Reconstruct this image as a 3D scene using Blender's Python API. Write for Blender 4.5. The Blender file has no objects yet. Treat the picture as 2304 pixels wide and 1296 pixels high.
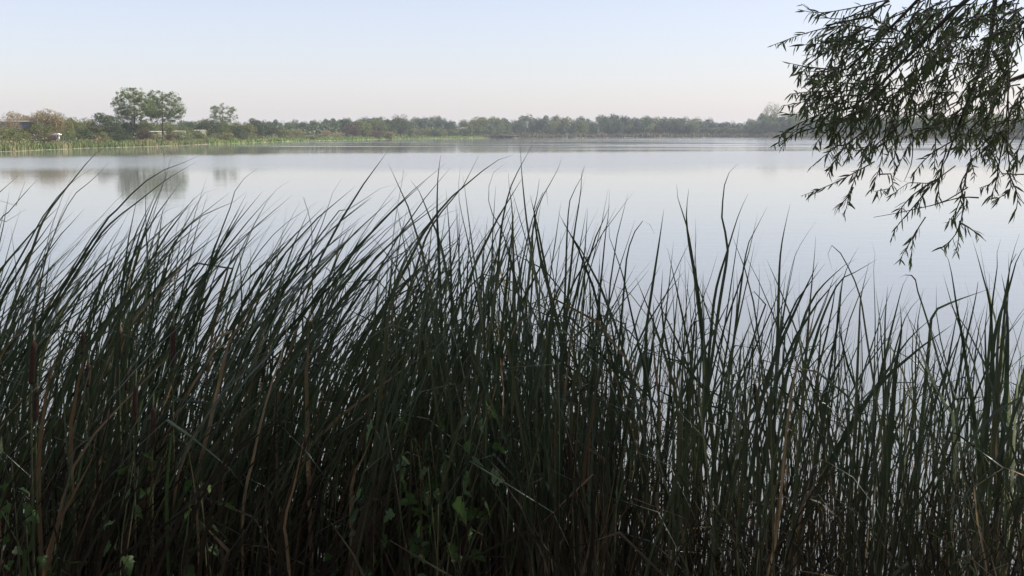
import bpy, math
import numpy as np
from mathutils import Vector

scene = bpy.context.scene
COL = scene.collection
rng = np.random.default_rng(7)
R = math.radians

# ------------------------------------------------------------------ camera, sky, sun, exposure
CAM_H = 2.4
PITCH = math.atan(348 / 2304)
cd = bpy.data.cameras.new('camera'); cam = bpy.data.objects.new('camera', cd); COL.objects.link(cam)
cam.location = (0, 0, CAM_H); cam.rotation_euler = (math.pi / 2 - PITCH, 0, 0)
cd.sensor_width = 36; cd.lens = 36.0; cd.clip_start = 0.05; cd.clip_end = 6000
scene.camera = cam

SUN_AZ, SUN_EL = R(84), R(43)          # clockwise from the viewing direction (+Y)
world = bpy.data.worlds.new('World'); scene.world = world; world.use_nodes = True
wn = world.node_tree
bg = wn.nodes['Background']
sky = wn.nodes.new('ShaderNodeTexSky'); sky.sky_type = 'NISHITA'; sky.sun_disc = False
sky.sun_elevation = SUN_EL; sky.sun_rotation = SUN_AZ
sky.air_density = 1.0; sky.dust_density = 1.2; sky.ozone_density = 2.0; sky.altitude = 0
tint = wn.nodes.new('ShaderNodeMix'); tint.data_type = 'RGBA'; tint.blend_type = 'MULTIPLY'; tint.inputs[0].default_value = 1.0
tint.inputs[7].default_value = (1.025, 0.97, 1.01, 1)          # camera white balance
veil = wn.nodes.new('ShaderNodeMix'); veil.data_type = 'RGBA'; veil.inputs[0].default_value = 0.40
veil.inputs[7].default_value = (4.6, 4.3, 4.75, 1)            # even pale haze veil over the whole sky
wn.links.new(sky.outputs[0], tint.inputs[6]); wn.links.new(tint.outputs[2], veil.inputs[6]); wn.links.new(veil.outputs[2], bg.inputs[0]); bg.inputs[1].default_value = 0.12

sd = bpy.data.lights.new('sun', 'SUN'); sun = bpy.data.objects.new('sun', sd); COL.objects.link(sun)
sd.energy = 5.0; sd.angle = R(0.55); sd.color = (1.0, 0.94, 0.85)
sv = Vector((math.sin(SUN_AZ) * math.cos(SUN_EL), math.cos(SUN_AZ) * math.cos(SUN_EL), math.sin(SUN_EL)))
sun.rotation_euler = sv.to_track_quat('Z', 'Y').to_euler()

scene.view_settings.view_transform = 'Standard'; scene.view_settings.look = 'None'
scene.view_settings.gamma = 1; scene.view_settings.exposure = 0.66
scene.cycles.use_denoising = True
scene.cycles.max_bounces = 6; scene.cycles.diffuse_bounces = 2; scene.cycles.glossy_bounces = 3
scene.cycles.transmission_bounces = 4; scene.cycles.volume_bounces = 1; scene.cycles.volume_max_steps = 64

# ------------------------------------------------------------------ pixel helpers (photo pixels, 2304 wide)
FP = 2304.0
CP, SP = math.cos(PITCH), math.sin(PITCH)
def ray(px, py):
    x = (px - 1152) / FP; y = (648 - py) / FP
    return np.array([x, CP + y * SP, -SP + y * CP])
def at(px, py, Y):
    d = ray(px, py); return np.array([0, 0, CAM_H]) + d * (Y / d[1])
def project(p):
    v = np.asarray(p, float) - np.array([0, 0, CAM_H])
    f = v[1] * CP - v[2] * SP; u = v[1] * SP + v[2] * CP
    return 1152 + FP * v[0] / f, 648 - FP * u / f

# ------------------------------------------------------------------ materials
def new_mat(name):
    m = bpy.data.materials.new(name); m.use_nodes = True
    nt = m.node_tree; nt.nodes.clear()
    out = nt.nodes.new('ShaderNodeOutputMaterial')
    return m, nt, out
def ramp(nt, stops):
    r = nt.nodes.new('ShaderNodeValToRGB')
    while len(r.color_ramp.elements) < len(stops): r.color_ramp.elements.new(0.5)
    for e, (p, c) in zip(r.color_ramp.elements, stops):
        e.position = p; e.color = (*c, 1)
    return r
def leaf_mat(name, cols, rough=0.5, transl=0.3, nscale=6.0, objvar=0.5, spec=0.5, coord='Object'):
    """foliage: colour from noise in the thing's own space plus a per-object shift"""
    m, nt, out = new_mat(name); N = nt.nodes; L = nt.links
    tc = N.new('ShaderNodeTexCoord'); no = N.new('ShaderNodeTexNoise'); no.inputs['Scale'].default_value = nscale
    no.inputs['Detail'].default_value = 3
    L.new(tc.outputs[coord], no.inputs['Vector'])
    oi = N.new('ShaderNodeObjectInfo')
    mx = N.new('ShaderNodeMix'); mx.data_type = 'FLOAT'; mx.inputs[0].default_value = objvar
    st = N.new('ShaderNodeMapRange'); st.inputs[1].default_value = 0.3; st.inputs[2].default_value = 0.7
    L.new(no.outputs[0], st.inputs[0]); L.new(st.outputs[0], mx.inputs[2]); L.new(oi.outputs['Random'], mx.inputs[3])
    n = len(cols); rp = ramp(nt, [(i / max(1, n - 1), c) for i, c in enumerate(cols)])
    L.new(mx.outputs[0], rp.inputs[0])
    b = N.new('ShaderNodeBsdfPrincipled'); L.new(rp.outputs[0], b.inputs['Base Color'])
    b.inputs['Roughness'].default_value = rough; b.inputs['Specular IOR Level'].default_value = spec
    t = N.new('ShaderNodeBsdfTranslucent'); L.new(rp.outputs[0], t.inputs['Color'])
    ms = N.new('ShaderNodeMixShader'); ms.inputs[0].default_value = transl
    L.new(b.outputs[0], ms.inputs[1]); L.new(t.outputs[0], ms.inputs[2]); L.new(ms.outputs[0], out.inputs[0])
    return m
def solid_mat(name, c1, c2, rough=0.8, nscale=8.0, bump=0.0, stretch=(1, 1, 1)):
    m, nt, out = new_mat(name); N = nt.nodes; L = nt.links
    tc = N.new('ShaderNodeTexCoord'); mp = N.new('ShaderNodeMapping'); mp.inputs['Scale'].default_value = stretch
    no = N.new('ShaderNodeTexNoise'); no.inputs['Scale'].default_value = nscale; no.inputs['Detail'].default_value = 5
    L.new(tc.outputs['Object'], mp.inputs[0]); L.new(mp.outputs[0], no.inputs['Vector'])
    rp = ramp(nt, [(0.3, c1), (0.7, c2)]); L.new(no.outputs[0], rp.inputs[0])
    b = N.new('ShaderNodeBsdfPrincipled'); L.new(rp.outputs[0], b.inputs['Base Color']); b.inputs['Roughness'].default_value = rough
    if bump:
        bp = N.new('ShaderNodeBump'); bp.inputs['Strength'].default_value = bump
        L.new(no.outputs[0], bp.inputs['Height']); L.new(bp.outputs[0], b.inputs['Normal'])
    L.new(b.outputs[0], out.inputs[0])
    return m

def add_sheath(m, brown, z0, z1):
    nt = m.node_tree; N = nt.nodes; L = nt.links
    rp = [n for n in N if n.type == 'VALTORGB'][0]; g = N.new('ShaderNodeNewGeometry'); s_ = N.new('ShaderNodeSeparateXYZ'); L.new(g.outputs['Position'], s_.inputs[0])
    no = N.new('ShaderNodeTexNoise'); no.inputs['Scale'].default_value = 3.0; L.new(g.outputs['Position'], no.inputs['Vector'])
    ad = N.new('ShaderNodeMath'); ad.operation = 'MULTIPLY_ADD'; L.new(no.outputs[0], ad.inputs[0]); ad.inputs[1].default_value = 1.2; L.new(s_.outputs[2], ad.inputs[2])
    mr = N.new('ShaderNodeMapRange'); L.new(ad.outputs[0], mr.inputs[0]); mr.inputs[1].default_value = z0 + 0.6; mr.inputs[2].default_value = z1 + 0.6
    mx = N.new('ShaderNodeMix'); mx.data_type = 'RGBA'; L.new(mr.outputs[0], mx.inputs[0]); mx.inputs[6].default_value = (*brown, 1); L.new(rp.outputs[0], mx.inputs[7])
    for n in N:
        if n.type == 'BSDF_PRINCIPLED': L.new(mx.outputs[2], n.inputs['Base Color'])
        if n.type == 'BSDF_TRANSLUCENT': L.new(mx.outputs[2], n.inputs['Color'])
    return m
M = {}
M['blade'] = add_sheath(leaf_mat('cattail_blade', [(0.028, 0.042, 0.022), (0.036, 0.055, 0.027), (0.046, 0.068, 0.031), (0.068, 0.088, 0.040), (0.12, 0.10, 0.05)], 0.36, 0.24, 3.0, 0.78, 0.5), (0.055, 0.042, 0.026), 0.35, 1.15)
M['blade_dry'] = leaf_mat('dry_blade', [(0.14, 0.085, 0.04), (0.24, 0.16, 0.08), (0.36, 0.28, 0.17)], 0.6, 0.25, 5.0, 0.6)
M['blade_sunpaint'] = leaf_mat('sunpaint_blade', [(0.30, 0.34, 0.16), (0.42, 0.44, 0.26)], 0.5, 0.35, 5.0, 0.5)  # sunlight on a few single leaves, put into their paler colour
M['blade_brown'] = leaf_mat('brown_blade', [(0.07, 0.04, 0.022), (0.11, 0.065, 0.035), (0.17, 0.12, 0.065)], 0.7, 0.2, 5.0, 0.2, 0.2)
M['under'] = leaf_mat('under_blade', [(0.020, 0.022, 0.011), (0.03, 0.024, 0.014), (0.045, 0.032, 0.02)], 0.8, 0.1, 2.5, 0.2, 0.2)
M['head'] = solid_mat('cattail_head', (0.035, 0.017, 0.010), (0.06, 0.028, 0.016), 0.95, 60, 0.6)
M['head_fluff'] = solid_mat('cattail_fluff', (0.26, 0.17, 0.10), (0.38, 0.28, 0.18), 1.0, 40, 0.6)
M['stem'] = leaf_mat('reed_stem', [(0.06, 0.07, 0.03), (0.12, 0.11, 0.05)], 0.6, 0.0)
M['willow_leaf'] = leaf_mat('willow_leaf', [(0.055, 0.075, 0.028), (0.08, 0.105, 0.04), (0.12, 0.135, 0.06)], 0.5, 0.45, 2.0, 0.6, 0.3)
M['willow_bark'] = solid_mat('willow_bark', (0.035, 0.028, 0.02), (0.085, 0.07, 0.05), 0.9, 14, 0.7, (1, 1, 0.2))
M['weed_leaf'] = leaf_mat('weed_leaf', [(0.045, 0.085, 0.024), (0.06, 0.11, 0.03), (0.085, 0.14, 0.038)], 0.5, 0.35, 4.0, 0.7)
M['bark'] = solid_mat('bark', (0.07, 0.055, 0.04), (0.16, 0.13, 0.10), 0.9, 2.0, 0.5, (1, 1, 0.3))
M['tree_dark'] = leaf_mat('foliage_dark', [(0.048, 0.065, 0.030), (0.069, 0.094, 0.037), (0.094, 0.119, 0.048)], 0.6, 0.3, 0.5, 0.35)
M['tree_mid'] = leaf_mat('foliage_mid', [(0.096, 0.126, 0.034), (0.138, 0.162, 0.043), (0.186, 0.198, 0.055)], 0.6, 0.3, 0.5, 0.35)
M['tree_olive'] = leaf_mat('foliage_olive', [(0.138, 0.149, 0.052), (0.184, 0.184, 0.067), (0.230, 0.207, 0.081)], 0.6, 0.3, 0.5, 0.35)
M['tree_tan'] = leaf_mat('foliage_tan', [(0.19, 0.17, 0.08), (0.26, 0.20, 0.10), (0.32, 0.23, 0.13)], 0.65, 0.3, 0.7, 0.3)
M['tree_red'] = leaf_mat('foliage_red', [(0.07, 0.052, 0.033), (0.10, 0.075, 0.045), (0.13, 0.10, 0.058)], 0.65, 0.3, 0.7, 0.3)
M['poplar'] = leaf_mat('foliage_poplar', [(0.10, 0.135, 0.045), (0.13, 0.17, 0.06), (0.17, 0.20, 0.08)], 0.5, 0.35, 0.6, 0.25)
M['wood'] = leaf_mat('foliage_wood', [(0.037, 0.063, 0.030), (0.069, 0.109, 0.041), (0.115, 0.149, 0.057)], 0.6, 0.25, 0.35, 0.75)
M['reedbed'] = leaf_mat('shore_reed', [(0.095, 0.155, 0.043), (0.162, 0.196, 0.068), (0.270, 0.230, 0.115)], 0.6, 0.3, 0.16, 0.0, coord='Object')
M['reedbed_tan'] = leaf_mat('shore_reed_tan', [(0.075, 0.085, 0.04), (0.12, 0.115, 0.06), (0.17, 0.145, 0.085)], 0.6, 0.3, 0.10, 0.0)
M['grass'] = leaf_mat('shore_grass', [(0.115, 0.207, 0.040), (0.172, 0.253, 0.057), (0.230, 0.265, 0.092)], 0.6, 0.3, 0.08, 0.0)
M['scrub'] = leaf_mat('scrub', [(0.108, 0.135, 0.057), (0.162, 0.162, 0.074), (0.257, 0.203, 0.115)], 0.6, 0.25, 0.10, 0.0)
M['white'] = solid_mat('white_paint', (0.74, 0.74, 0.70), (0.82, 0.82, 0.80), 0.5, 3)
M['cream'] = solid_mat('cream_render', (0.36, 0.33, 0.27), (0.46, 0.43, 0.36), 0.8, 0.4)
M['greymetal'] = solid_mat('grey_cladding', (0.30, 0.31, 0.33), (0.42, 0.43, 0.45), 0.45, 0.5)
M['darkmetal'] = solid_mat('dark_gap', (0.07, 0.075, 0.085), (0.10, 0.10, 0.11), 0.6, 1.0)

def ground_material():
    m, nt, out = new_mat('ground'); N = nt.nodes; L = nt.links
    g = N.new('ShaderNodeNewGeometry'); sx = N.new('ShaderNodeSeparateXYZ'); L.new(g.outputs['Position'], sx.inputs[0])
    no = N.new('ShaderNodeTexNoise'); no.inputs['Scale'].default_value = 0.35; no.inputs['Detail'].default_value = 8
    L.new(g.outputs['Position'], no.inputs['Vector'])
    grass = ramp(nt, [(0.3, (0.075, 0.085, 0.032)), (0.55, (0.10, 0.12, 0.045)), (0.75, (0.17, 0.145, 0.075))]); L.new(no.outputs[0], grass.inputs[0])
    mud = ramp(nt, [(0.3, (0.11, 0.095, 0.065)), (0.7, (0.23, 0.20, 0.14))]); L.new(no.outputs[0], mud.inputs[0])
    mr = N.new('ShaderNodeMapRange'); mr.inputs[1].default_value = 0.12; mr.inputs[2].default_value = 0.26; L.new(sx.outputs[2], mr.inputs[0])
    mx = N.new('ShaderNodeMix'); mx.data_type = 'RGBA'; L.new(mr.outputs[0], mx.inputs[0]); L.new(mud.outputs[0], mx.inputs[6]); L.new(grass.outputs[0], mx.inputs[7])
    soil = ramp(nt, [(0.35, (0.022, 0.018, 0.012)), (0.7, (0.055, 0.045, 0.03))])
    n2 = N.new('ShaderNodeTexNoise'); n2.inputs['Scale'].default_value = 9; n2.inputs['Detail'].default_value = 6
    L.new(g.outputs['Position'], n2.inputs['Vector']); L.new(n2.outputs[0], soil.inputs[0])
    my = N.new('ShaderNodeMapRange'); my.inputs[1].default_value = 14; my.inputs[2].default_value = 25; L.new(sx.outputs[1], my.inputs[0])
    m2 = N.new('ShaderNodeMix'); m2.data_type = 'RGBA'; L.new(my.outputs[0], m2.inputs[0]); L.new(soil.outputs[0], m2.inputs[6]); L.new(mx.outputs[2], m2.inputs[7])
    b = N.new('ShaderNodeBsdfPrincipled'); b.inputs['Roughness'].default_value = 0.95; L.new(m2.outputs[2], b.inputs['Base Color'])
    bp = N.new('ShaderNodeBump'); bp.inputs['Strength'].default_value = 0.5; L.new(n2.outputs[0], bp.inputs['Height']); L.new(bp.outputs[0], b.inputs['Normal'])
    L.new(b.outputs[0], out.inputs[0]); return m

def water_material():
    m, nt, out = new_mat('lake_water'); N = nt.nodes; L = nt.links
    def math_(op, a, b=None):
        n = N.new('ShaderNodeMath'); n.operation = op
        for i, v in enumerate((a, b)):
            if v is None: continue
            if isinstance(v, (int, float)): n.inputs[i].default_value = v
            else: L.new(v, n.inputs[i])
        return n.outputs[0]
    def mrange(v, a, b, c=0.0, d=1.0):
        n = N.new('ShaderNodeMapRange'); n.interpolation_type = 'SMOOTHSTEP'
        L.new(v, n.inputs[0])
        for i, q in enumerate((a, b, c, d)): n.inputs[i + 1].default_value = q
        return n.outputs[0]
    def noise(scale, stretch, detail=3):
        mp = N.new('ShaderNodeMapping'); mp.inputs['Scale'].default_value = stretch
        L.new(g.outputs['Position'], mp.inputs[0])
        n = N.new('ShaderNodeTexNoise'); n.inputs['Scale'].default_value = scale; n.inputs['Detail'].default_value = detail
        L.new(mp.outputs[0], n.inputs['Vector']); return n.outputs[0]
    g = N.new('ShaderNodeNewGeometry'); s = N.new('ShaderNodeSeparateXYZ'); L.new(g.outputs['Position'], s.inputs[0])
    Y = s.outputs[1]; X = s.outputs[0]
    # wind-ruffled belt across the middle of the lake
    wob = math_('MULTIPLY', math_('SUBTRACT', noise(0.02, (1, 1.2, 1)), 0.5), 46.0)
    y2 = math_('ADD', math_('ADD', Y, math_('MULTIPLY', wob, 0.5)), math_('MULTIPLY', X, -0.35))
    yy = math_('ADD', math_('ADD', Y, wob), math_('MULTIPLY', X, -0.10))
    belt = math_('MULTIPLY', mrange(yy, 58, 80), mrange(y2, 142, 112))
    streak = mrange(math_('ADD', noise(0.05, (0.25, 2.2, 1), 4), mrange(X, -30, 90, 0.0, 0.16)), 0.54, 0.64)
    farst = math_('MULTIPLY', streak, mrange(Y, 120, 190))
    ruff = math_('MAXIMUM', belt, math_('MULTIPLY', farst, 0.8))
    rough = math_('ADD', math_('MULTIPLY', ruff, 0.13), 0.032)
    b = N.new('ShaderNodeBsdfPrincipled')
    b.inputs['Base Color'].default_value = (0.170, 0.180, 0.170, 1); b.inputs['IOR'].default_value = 1.33
    L.new(rough, b.inputs['Roughness'])
    h = math_('ADD', math_('MULTIPLY', noise(2.0, (0.5, 1.4, 1), 3), 0.020),
              math_('MULTIPLY', noise(0.35, (0.4, 1.3, 1), 2), 0.03))
    h2 = math_('ADD', h, math_('MULTIPLY', math_('MULTIPLY', noise(1.1, (0.4, 1.6, 1), 4), ruff), 0.12))
    bp = N.new('ShaderNodeBump'); bp.inputs['Strength'].default_value = 0.13; bp.inputs['Distance'].default_value = 1.0
    L.new(h2, bp.inputs['Height']); L.new(bp.outputs[0], b.inputs['Normal'])
    L.new(b.outputs[0], out.inputs[0]); return m

# ------------------------------------------------------------------ mesh helpers
def mesh(name, V, F, mat, smooth=False):
    me = bpy.data.meshes.new(name)
    me.from_pydata(V.tolist() if hasattr(V, 'tolist') else V, [], F.tolist() if hasattr(F, 'tolist') else F)
    if mat is not None: me.materials.append(mat if not isinstance(mat, str) else M[mat])
    if smooth: me.polygons.foreach_set('use_smooth', [True] * len(me.polygons))
    return me
def link(name, me, parent=None, loc=(0, 0, 0)):
    o = bpy.data.objects.new(name, me); COL.objects.link(o); o.location = loc
    if parent is not None: o.parent = parent
    return o
def tag(o, label=None, cat=None, group=None, kind=None):
    if label: o['label'] = label
    if cat: o['category'] = cat
    if group: o['group'] = group
    if kind: o['kind'] = kind
    return o
def thing(name, label, cat, loc, group=None, rz=0.0):
    o = bpy.data.objects.new(name, None); COL.objects.link(o); o.location = tuple(map(float, loc)); o.rotation_euler = (0, 0, rz)
    o.empty_display_size = 0.2
    return tag(o, label, cat, group)
class MB:
    def __init__(s): s.V = []; s.F = []; s.n = 0
    def add(s, V, F):
        V = np.asarray(V, float); s.V.append(V); s.F.extend([[i + s.n for i in f] for f in F]); s.n += len(V)
    def box(s, lo, hi):
        x0, y0, z0 = lo; x1, y1, z1 = hi
        s.add([(x0, y0, z0), (x1, y0, z0), (x1, y1, z0), (x0, y1, z0), (x0, y0, z1), (x1, y0, z1), (x1, y1, z1), (x0, y1, z1)],
              [(3, 2, 1, 0), (4, 5, 6, 7), (0, 1, 5, 4), (1, 2, 6, 5), (2, 3, 7, 6), (3, 0, 4, 7)])
    def mesh(s, name, mat, smooth=False):
        return mesh(name, np.concatenate(s.V), s.F, mat, smooth)
def catmull(P, n):
    P = np.asarray(P, float)
    if len(P) == 2: return P[0] + (P[1] - P[0]) * np.linspace(0, 1, n)[:, None]
    Q = np.vstack([2 * P[0] - P[1], P, 2 * P[-1] - P[-2]])
    seg = np.linalg.norm(np.diff(P, axis=0), axis=1); cum = np.concatenate([[0], np.cumsum(seg)])
    out = []
    for u in np.linspace(0, cum[-1], n):
        i = min(np.searchsorted(cum, u, side='right') - 1, len(P) - 2); t = (u - cum[i]) / max(seg[i], 1e-9)
        a, b, c, d = Q[i], Q[i + 1], Q[i + 2], Q[i + 3]
        out.append(0.5 * (2 * b + (c - a) * t + (2 * a - 5 * b + 4 * c - d) * t * t + (3 * b - a - 3 * c + d) * t ** 3))
    return np.array(out)
def unit(v):
    return v / (np.linalg.norm(v, axis=-1, keepdims=True) + 1e-12)
def tube(P, r0, r1, k=6):
    P = np.asarray(P, float); n = len(P)
    T = unit(np.gradient(P, axis=0)); ref = np.array([0.31, 0.9, 0.2]); A = unit(np.cross(T, ref)); B = np.cross(T, A)
    rr = np.linspace(r0, r1, n) if np.isscalar(r0) else np.asarray(r0)
    an = np.arange(k) * 2 * math.pi / k
    V = (P[:, None] + rr[:, None, None] * (np.cos(an)[None, :, None] * A[:, None] + np.sin(an)[None, :, None] * B[:, None])).reshape(-1, 3)
    F = [(i * k + j, i * k + (j + 1) % k, (i + 1) * k + (j + 1) % k, (i + 1) * k + j) for i in range(n - 1) for j in range(k)]
    F.append(tuple(range(k - 1, -1, -1))); F.append(tuple((n - 1) * k + j for j in range(k)))
    return V, F
def leaf_cloud(C, size, r, flat=0.0):
    """bent quads of random orientation, one per centre -> V, F"""
    n = len(C); a = unit(r.normal(size=(n, 3))); b = unit(np.cross(a, r.normal(size=(n, 3))))
    s = size * r.uniform(0.6, 1.4, (n, 1)); w = s * r.uniform(0.45, 0.75, (n, 1))
    V = np.stack([C - a * s, C - b * w, C + a * s, C + b * w], 1).reshape(-1, 3)
    F = np.arange(4 * n).reshape(n, 4)
    return V, F

# ------------------------------------------------------------------ ground, water, haze
SHORE = [(-400, 352), (-150, 346), (0, 341), (100, 337.5), (250, 332), (400, 328), (500, 323.5), (600, 320), (700, 317.2), (860, 313.6),
         (1000, 311.8), (1100, 310.8), (1300, 310.2), (1600, 309.6), (1800, 310.2), (2000, 311.2), (2304, 314.0), (2700, 318)]
_th, _rs = [], []
for px, py in SHORE:
    d = ray(px, py); t = -CAM_H / d[2]; p = d * t; _th.append(math.atan2(p[0], p[1])); _rs.append(math.hypot(p[0], p[1]))
_th = np.array([R(-88)] + _th + [R(88)]); _rs = np.array([60.0] + _rs + [170.0])
def shore_r(th):
    base = np.interp(th, _th, _rs)
    return base + 0.010 * base * np.sin(th * 61 + 1) + 0.006 * base * np.sin(th * 173)
def bank_edge(x):
    return 4.75 - 0.03 * x + 0.22 * np.sin(x * 1.1 + 1) + 0.1 * np.sin(x * 3.1)
def ground_z(x, y):
    yw = bank_edge(x)
    near = np.where(y < 1.2, 0.8, np.where(y < yw, 0.8 * (yw - y) / (yw - 1.2), np.maximum(-0.22 * (y - yw), -1.4)))
    th = np.arctan2(x, y); r = np.hypot(x, y)
    s = r - shore_r(np.clip(th, R(-88), R(88)))
    far = np.where(s < 0, np.maximum(s * 0.12, -1.4), np.minimum(0.10 * s, 0.5))
    far = np.where(np.abs(th) < R(86), far, -1.4)
    return np.maximum(near, far)
ths = np.concatenate([np.linspace(R(-180), R(-40), 60, endpoint=False), np.linspace(R(-40), R(40), 260, endpoint=False), np.linspace(R(40), R(180), 60)])
near_r = list(np.arange(0.3, 12, 0.35)) + [14, 20, 30, 45]
rel = [-12, -5, -2, -0.8, -0.2, 0.2, 0.8, 1.6, 2.6, 4, 6, 12, 30, 80, 250, 900]
V = []
for th in ths:
    rs = float(shore_r(min(max(th, R(-88)), R(88)))); rs = max(rs, 62)
    for r_ in near_r + [rs + q for q in rel]:
        V.append((r_ * math.sin(th), r_ * math.cos(th), 0))
V = np.array(V); V[:, 2] = ground_z(V[:, 0], V[:, 1])
nr = len(near_r) + len(rel)
F = [(i * nr + j, (i + 1) * nr + j, (i + 1) * nr + j + 1, i * nr + j + 1)[::-1] for i in range(len(ths) - 1) for j in range(nr - 1)]
tag(link('ground', mesh('ground', V, F, ground_material(), True)), 'grassy land and muddy bank around the lake', kind='structure')
tag(link('lake_water', mesh('lake_water', [(-800, 2.5, 0), (800, 2.5, 0), (800, 800, 0), (-800, 800, 0)], [(0, 1, 2, 3)], water_material())),
    'calm pale lake reflecting the sky and the far trees', kind='structure')

def haze_box():
    mb = MB(); mb.box((-1900, -1700, -2.6), (1900, 1900, 22))
    m, nt, out = new_mat('haze'); v = nt.nodes.new('ShaderNodeVolumePrincipled')
    v.inputs['Color'].default_value = (0.84, 0.88, 1.0, 1); v.inputs['Density'].default_value = 0.00023
    v.inputs['Anisotropy'].default_value = 0.1
    nt.links.new(v.outputs[0], out.inputs['Volume'])
    tag(link('haze', mb.mesh('haze', m)), 'thin pale blue summer haze over the lake', kind='stuff')
haze_box()

def far_pos(px, behind):
    d = ray(px, 300); th = math.atan2(d[0], d[1]); r_ = float(shore_r(th)) + behind
    x, y = r_ * math.sin(th), r_ * math.cos(th)
    return np.array([x, y, float(ground_z(np.array(x), np.array(y)))])
def far_height(px, py, pos): return at(px, py, pos[1])[2] - pos[2]
def px_m(npx, pos): return npx / FP * pos[1] * 1.01

# ------------------------------------------------------------------ far trees: shared crown and trunk meshes
def lobed_crown(seed, n_lobe, n_leaf, leaf, rx=0.5, zc=0.55, rz=0.45, lobe=0.2, low=0.06):
    """unit tree: height 1, width about 1"""
    r = np.random.default_rng(seed); Cs = []
    for i in range(n_lobe):
        u = unit(r.normal(size=3)); k = r.uniform(0.35, 1.0) ** 0.5 * 0.8
        c = np.array([u[0] * rx * k, u[1] * rx * k, zc + u[2] * rz * k])
        lr = lobe * r.uniform(0.7, 1.3)
        m = int(n_leaf * r.uniform(0.6, 1.3)); q = unit(r.normal(size=(m, 3))) * (r.uniform(0.2, 1, (m, 1)) ** 0.4) * lr
        q[:, 2] *= 0.85
        Cs.append(c + q)
    C = np.concatenate(Cs); C = C[C[:, 2] > low]
    C[:, 2] *= 1.0 / np.quantile(C[:, 2], 0.995)
    return leaf_cloud(C, leaf, r)
def trunk_mesh(seed, mat='bark', r0=0.028, top=0.8):
    r = np.random.default_rng(seed); mb = MB()
    P = np.array([[0, 0, -0.03], [r.normal() * 0.01, r.normal() * 0.01, 0.3], [r.normal() * 0.03, r.normal() * 0.03, top]])
    mb.add(*tube(catmull(P, 7), r0, r0 * 0.25, 6))
    for k in range(6):
        z = r.uniform(0.25, 0.6); a = r.uniform(0, 6.28); l = r.uniform(0.2, 0.38)
        p0 = np.array([0, 0, z]); p2 = p0 + np.array([math.cos(a) * l, math.sin(a) * l, l * r.uniform(0.5, 1.0)])
        mb.add(*tube(catmull([p0, (p0 + p2) / 2 + [0, 0, 0.03], p2], 4), r0 * 0.45, r0 * 0.1, 4))
    return mb.mesh('trunk', mat, True)
WOOD_CROWN = [lobed_crown(100 + i, 24, 120, 0.028, rx=0.52, zc=0.52, rz=0.46, lobe=0.19, low=0.02) for i in range(6)]
TREE_CROWN = [lobed_crown(200 + i, 30, 260, 0.016, rx=0.50, zc=0.52, rz=0.46, lobe=0.17, low=0.02) for i in range(5)]
BUSH_CROWN = [lobed_crown(300 + i, 22, 230, 0.020, rx=0.50, zc=0.42, rz=0.5, lobe=0.22, low=0.0) for i in range(5)]
THIN_CROWN = [lobed_crown(400 + i, 34, 75, 0.014, rx=0.5, zc=0.58, rz=0.45, lobe=0.13, low=0.12) for i in range(3)]
TRUNKS = [trunk_mesh(500 + i) for i in range(4)]
_cache = {}
def crown_data(kind, i, mat):
    key = (kind, i, mat)
    if key not in _cache:
        V, F = {'wood': WOOD_CROWN, 'tree': TREE_CROWN, 'bush': BUSH_CROWN, 'thin': THIN_CROWN}[kind][i]
        _cache[key] = mesh('crown', V, F, mat)
    return _cache[key]
def far_tree(name, label, cat, px, behind, top, wpx, kind, mat, group=None, trunk=True, i=None):
    pos = far_pos(px, behind); h = far_height(px, top, pos); w = px_m(wpx, pos)
    t = thing(name, label, cat, pos, group, rng.uniform(0, 6.28))
    arr = {'wood': WOOD_CROWN, 'tree': TREE_CROWN, 'bush': BUSH_CROWN, 'thin': THIN_CROWN}[kind]
    i = rng.integers(len(arr)) if i is None else i
    c = link('crown', crown_data(kind, int(i), mat), t); c.scale = (w, w, h)
    if trunk:
        k = link('trunk', TRUNKS[int(rng.integers(4))], t); k.scale = (min(w, h) * 0.9, min(w, h) * 0.9, h)
    return t

def clump_mass(px0, px1, b0, b1, hmin, hmax, n, width, seed, top_jit=1.0):
    """upright reed/grass tufts spread along the far shore -> V, F"""
    r = np.random.default_rng(seed); px = r.uniform(px0, px1, n); bh = r.uniform(b0, b1, n); V = []; 
    for a, b in zip(px, bh):
        p = far_pos(a, b); nn = 0.5 + 0.5 * math.sin(a * 0.09 + 3 * math.sin(a * 0.023)) 
        h = r.uniform(hmin, hmax) * (0.72 + 0.4 * nn * top_jit); an = r.uniform(0, math.pi); w = width * r.uniform(0.6, 1.4)
        dx, dy = math.cos(an) * w, math.sin(an) * w; lx, ly = r.normal(0, 0.12, 2) * h
        p[2] -= 0.1
        V += [(p[0] - dx, p[1] - dy, p[2]), (p[0] + dx, p[1] + dy, p[2]), (p[0] + dx * 0.9 + lx * 0.5, p[1] + dy + ly * 0.5, p[2] + h * 0.6),
              (p[0] + lx, p[1] + ly, p[2] + h), (p[0] - dx * 0.9 + lx * 0.5, p[1] - dy + ly * 0.5, p[2] + h * 0.6)]
    return np.array(V), np.arange(5 * n).reshape(n, 5)
def stuff(name, label, VF, mat):
    return tag(link(name, mesh(name, VF[0], VF[1], mat)), label, kind='stuff')

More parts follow.
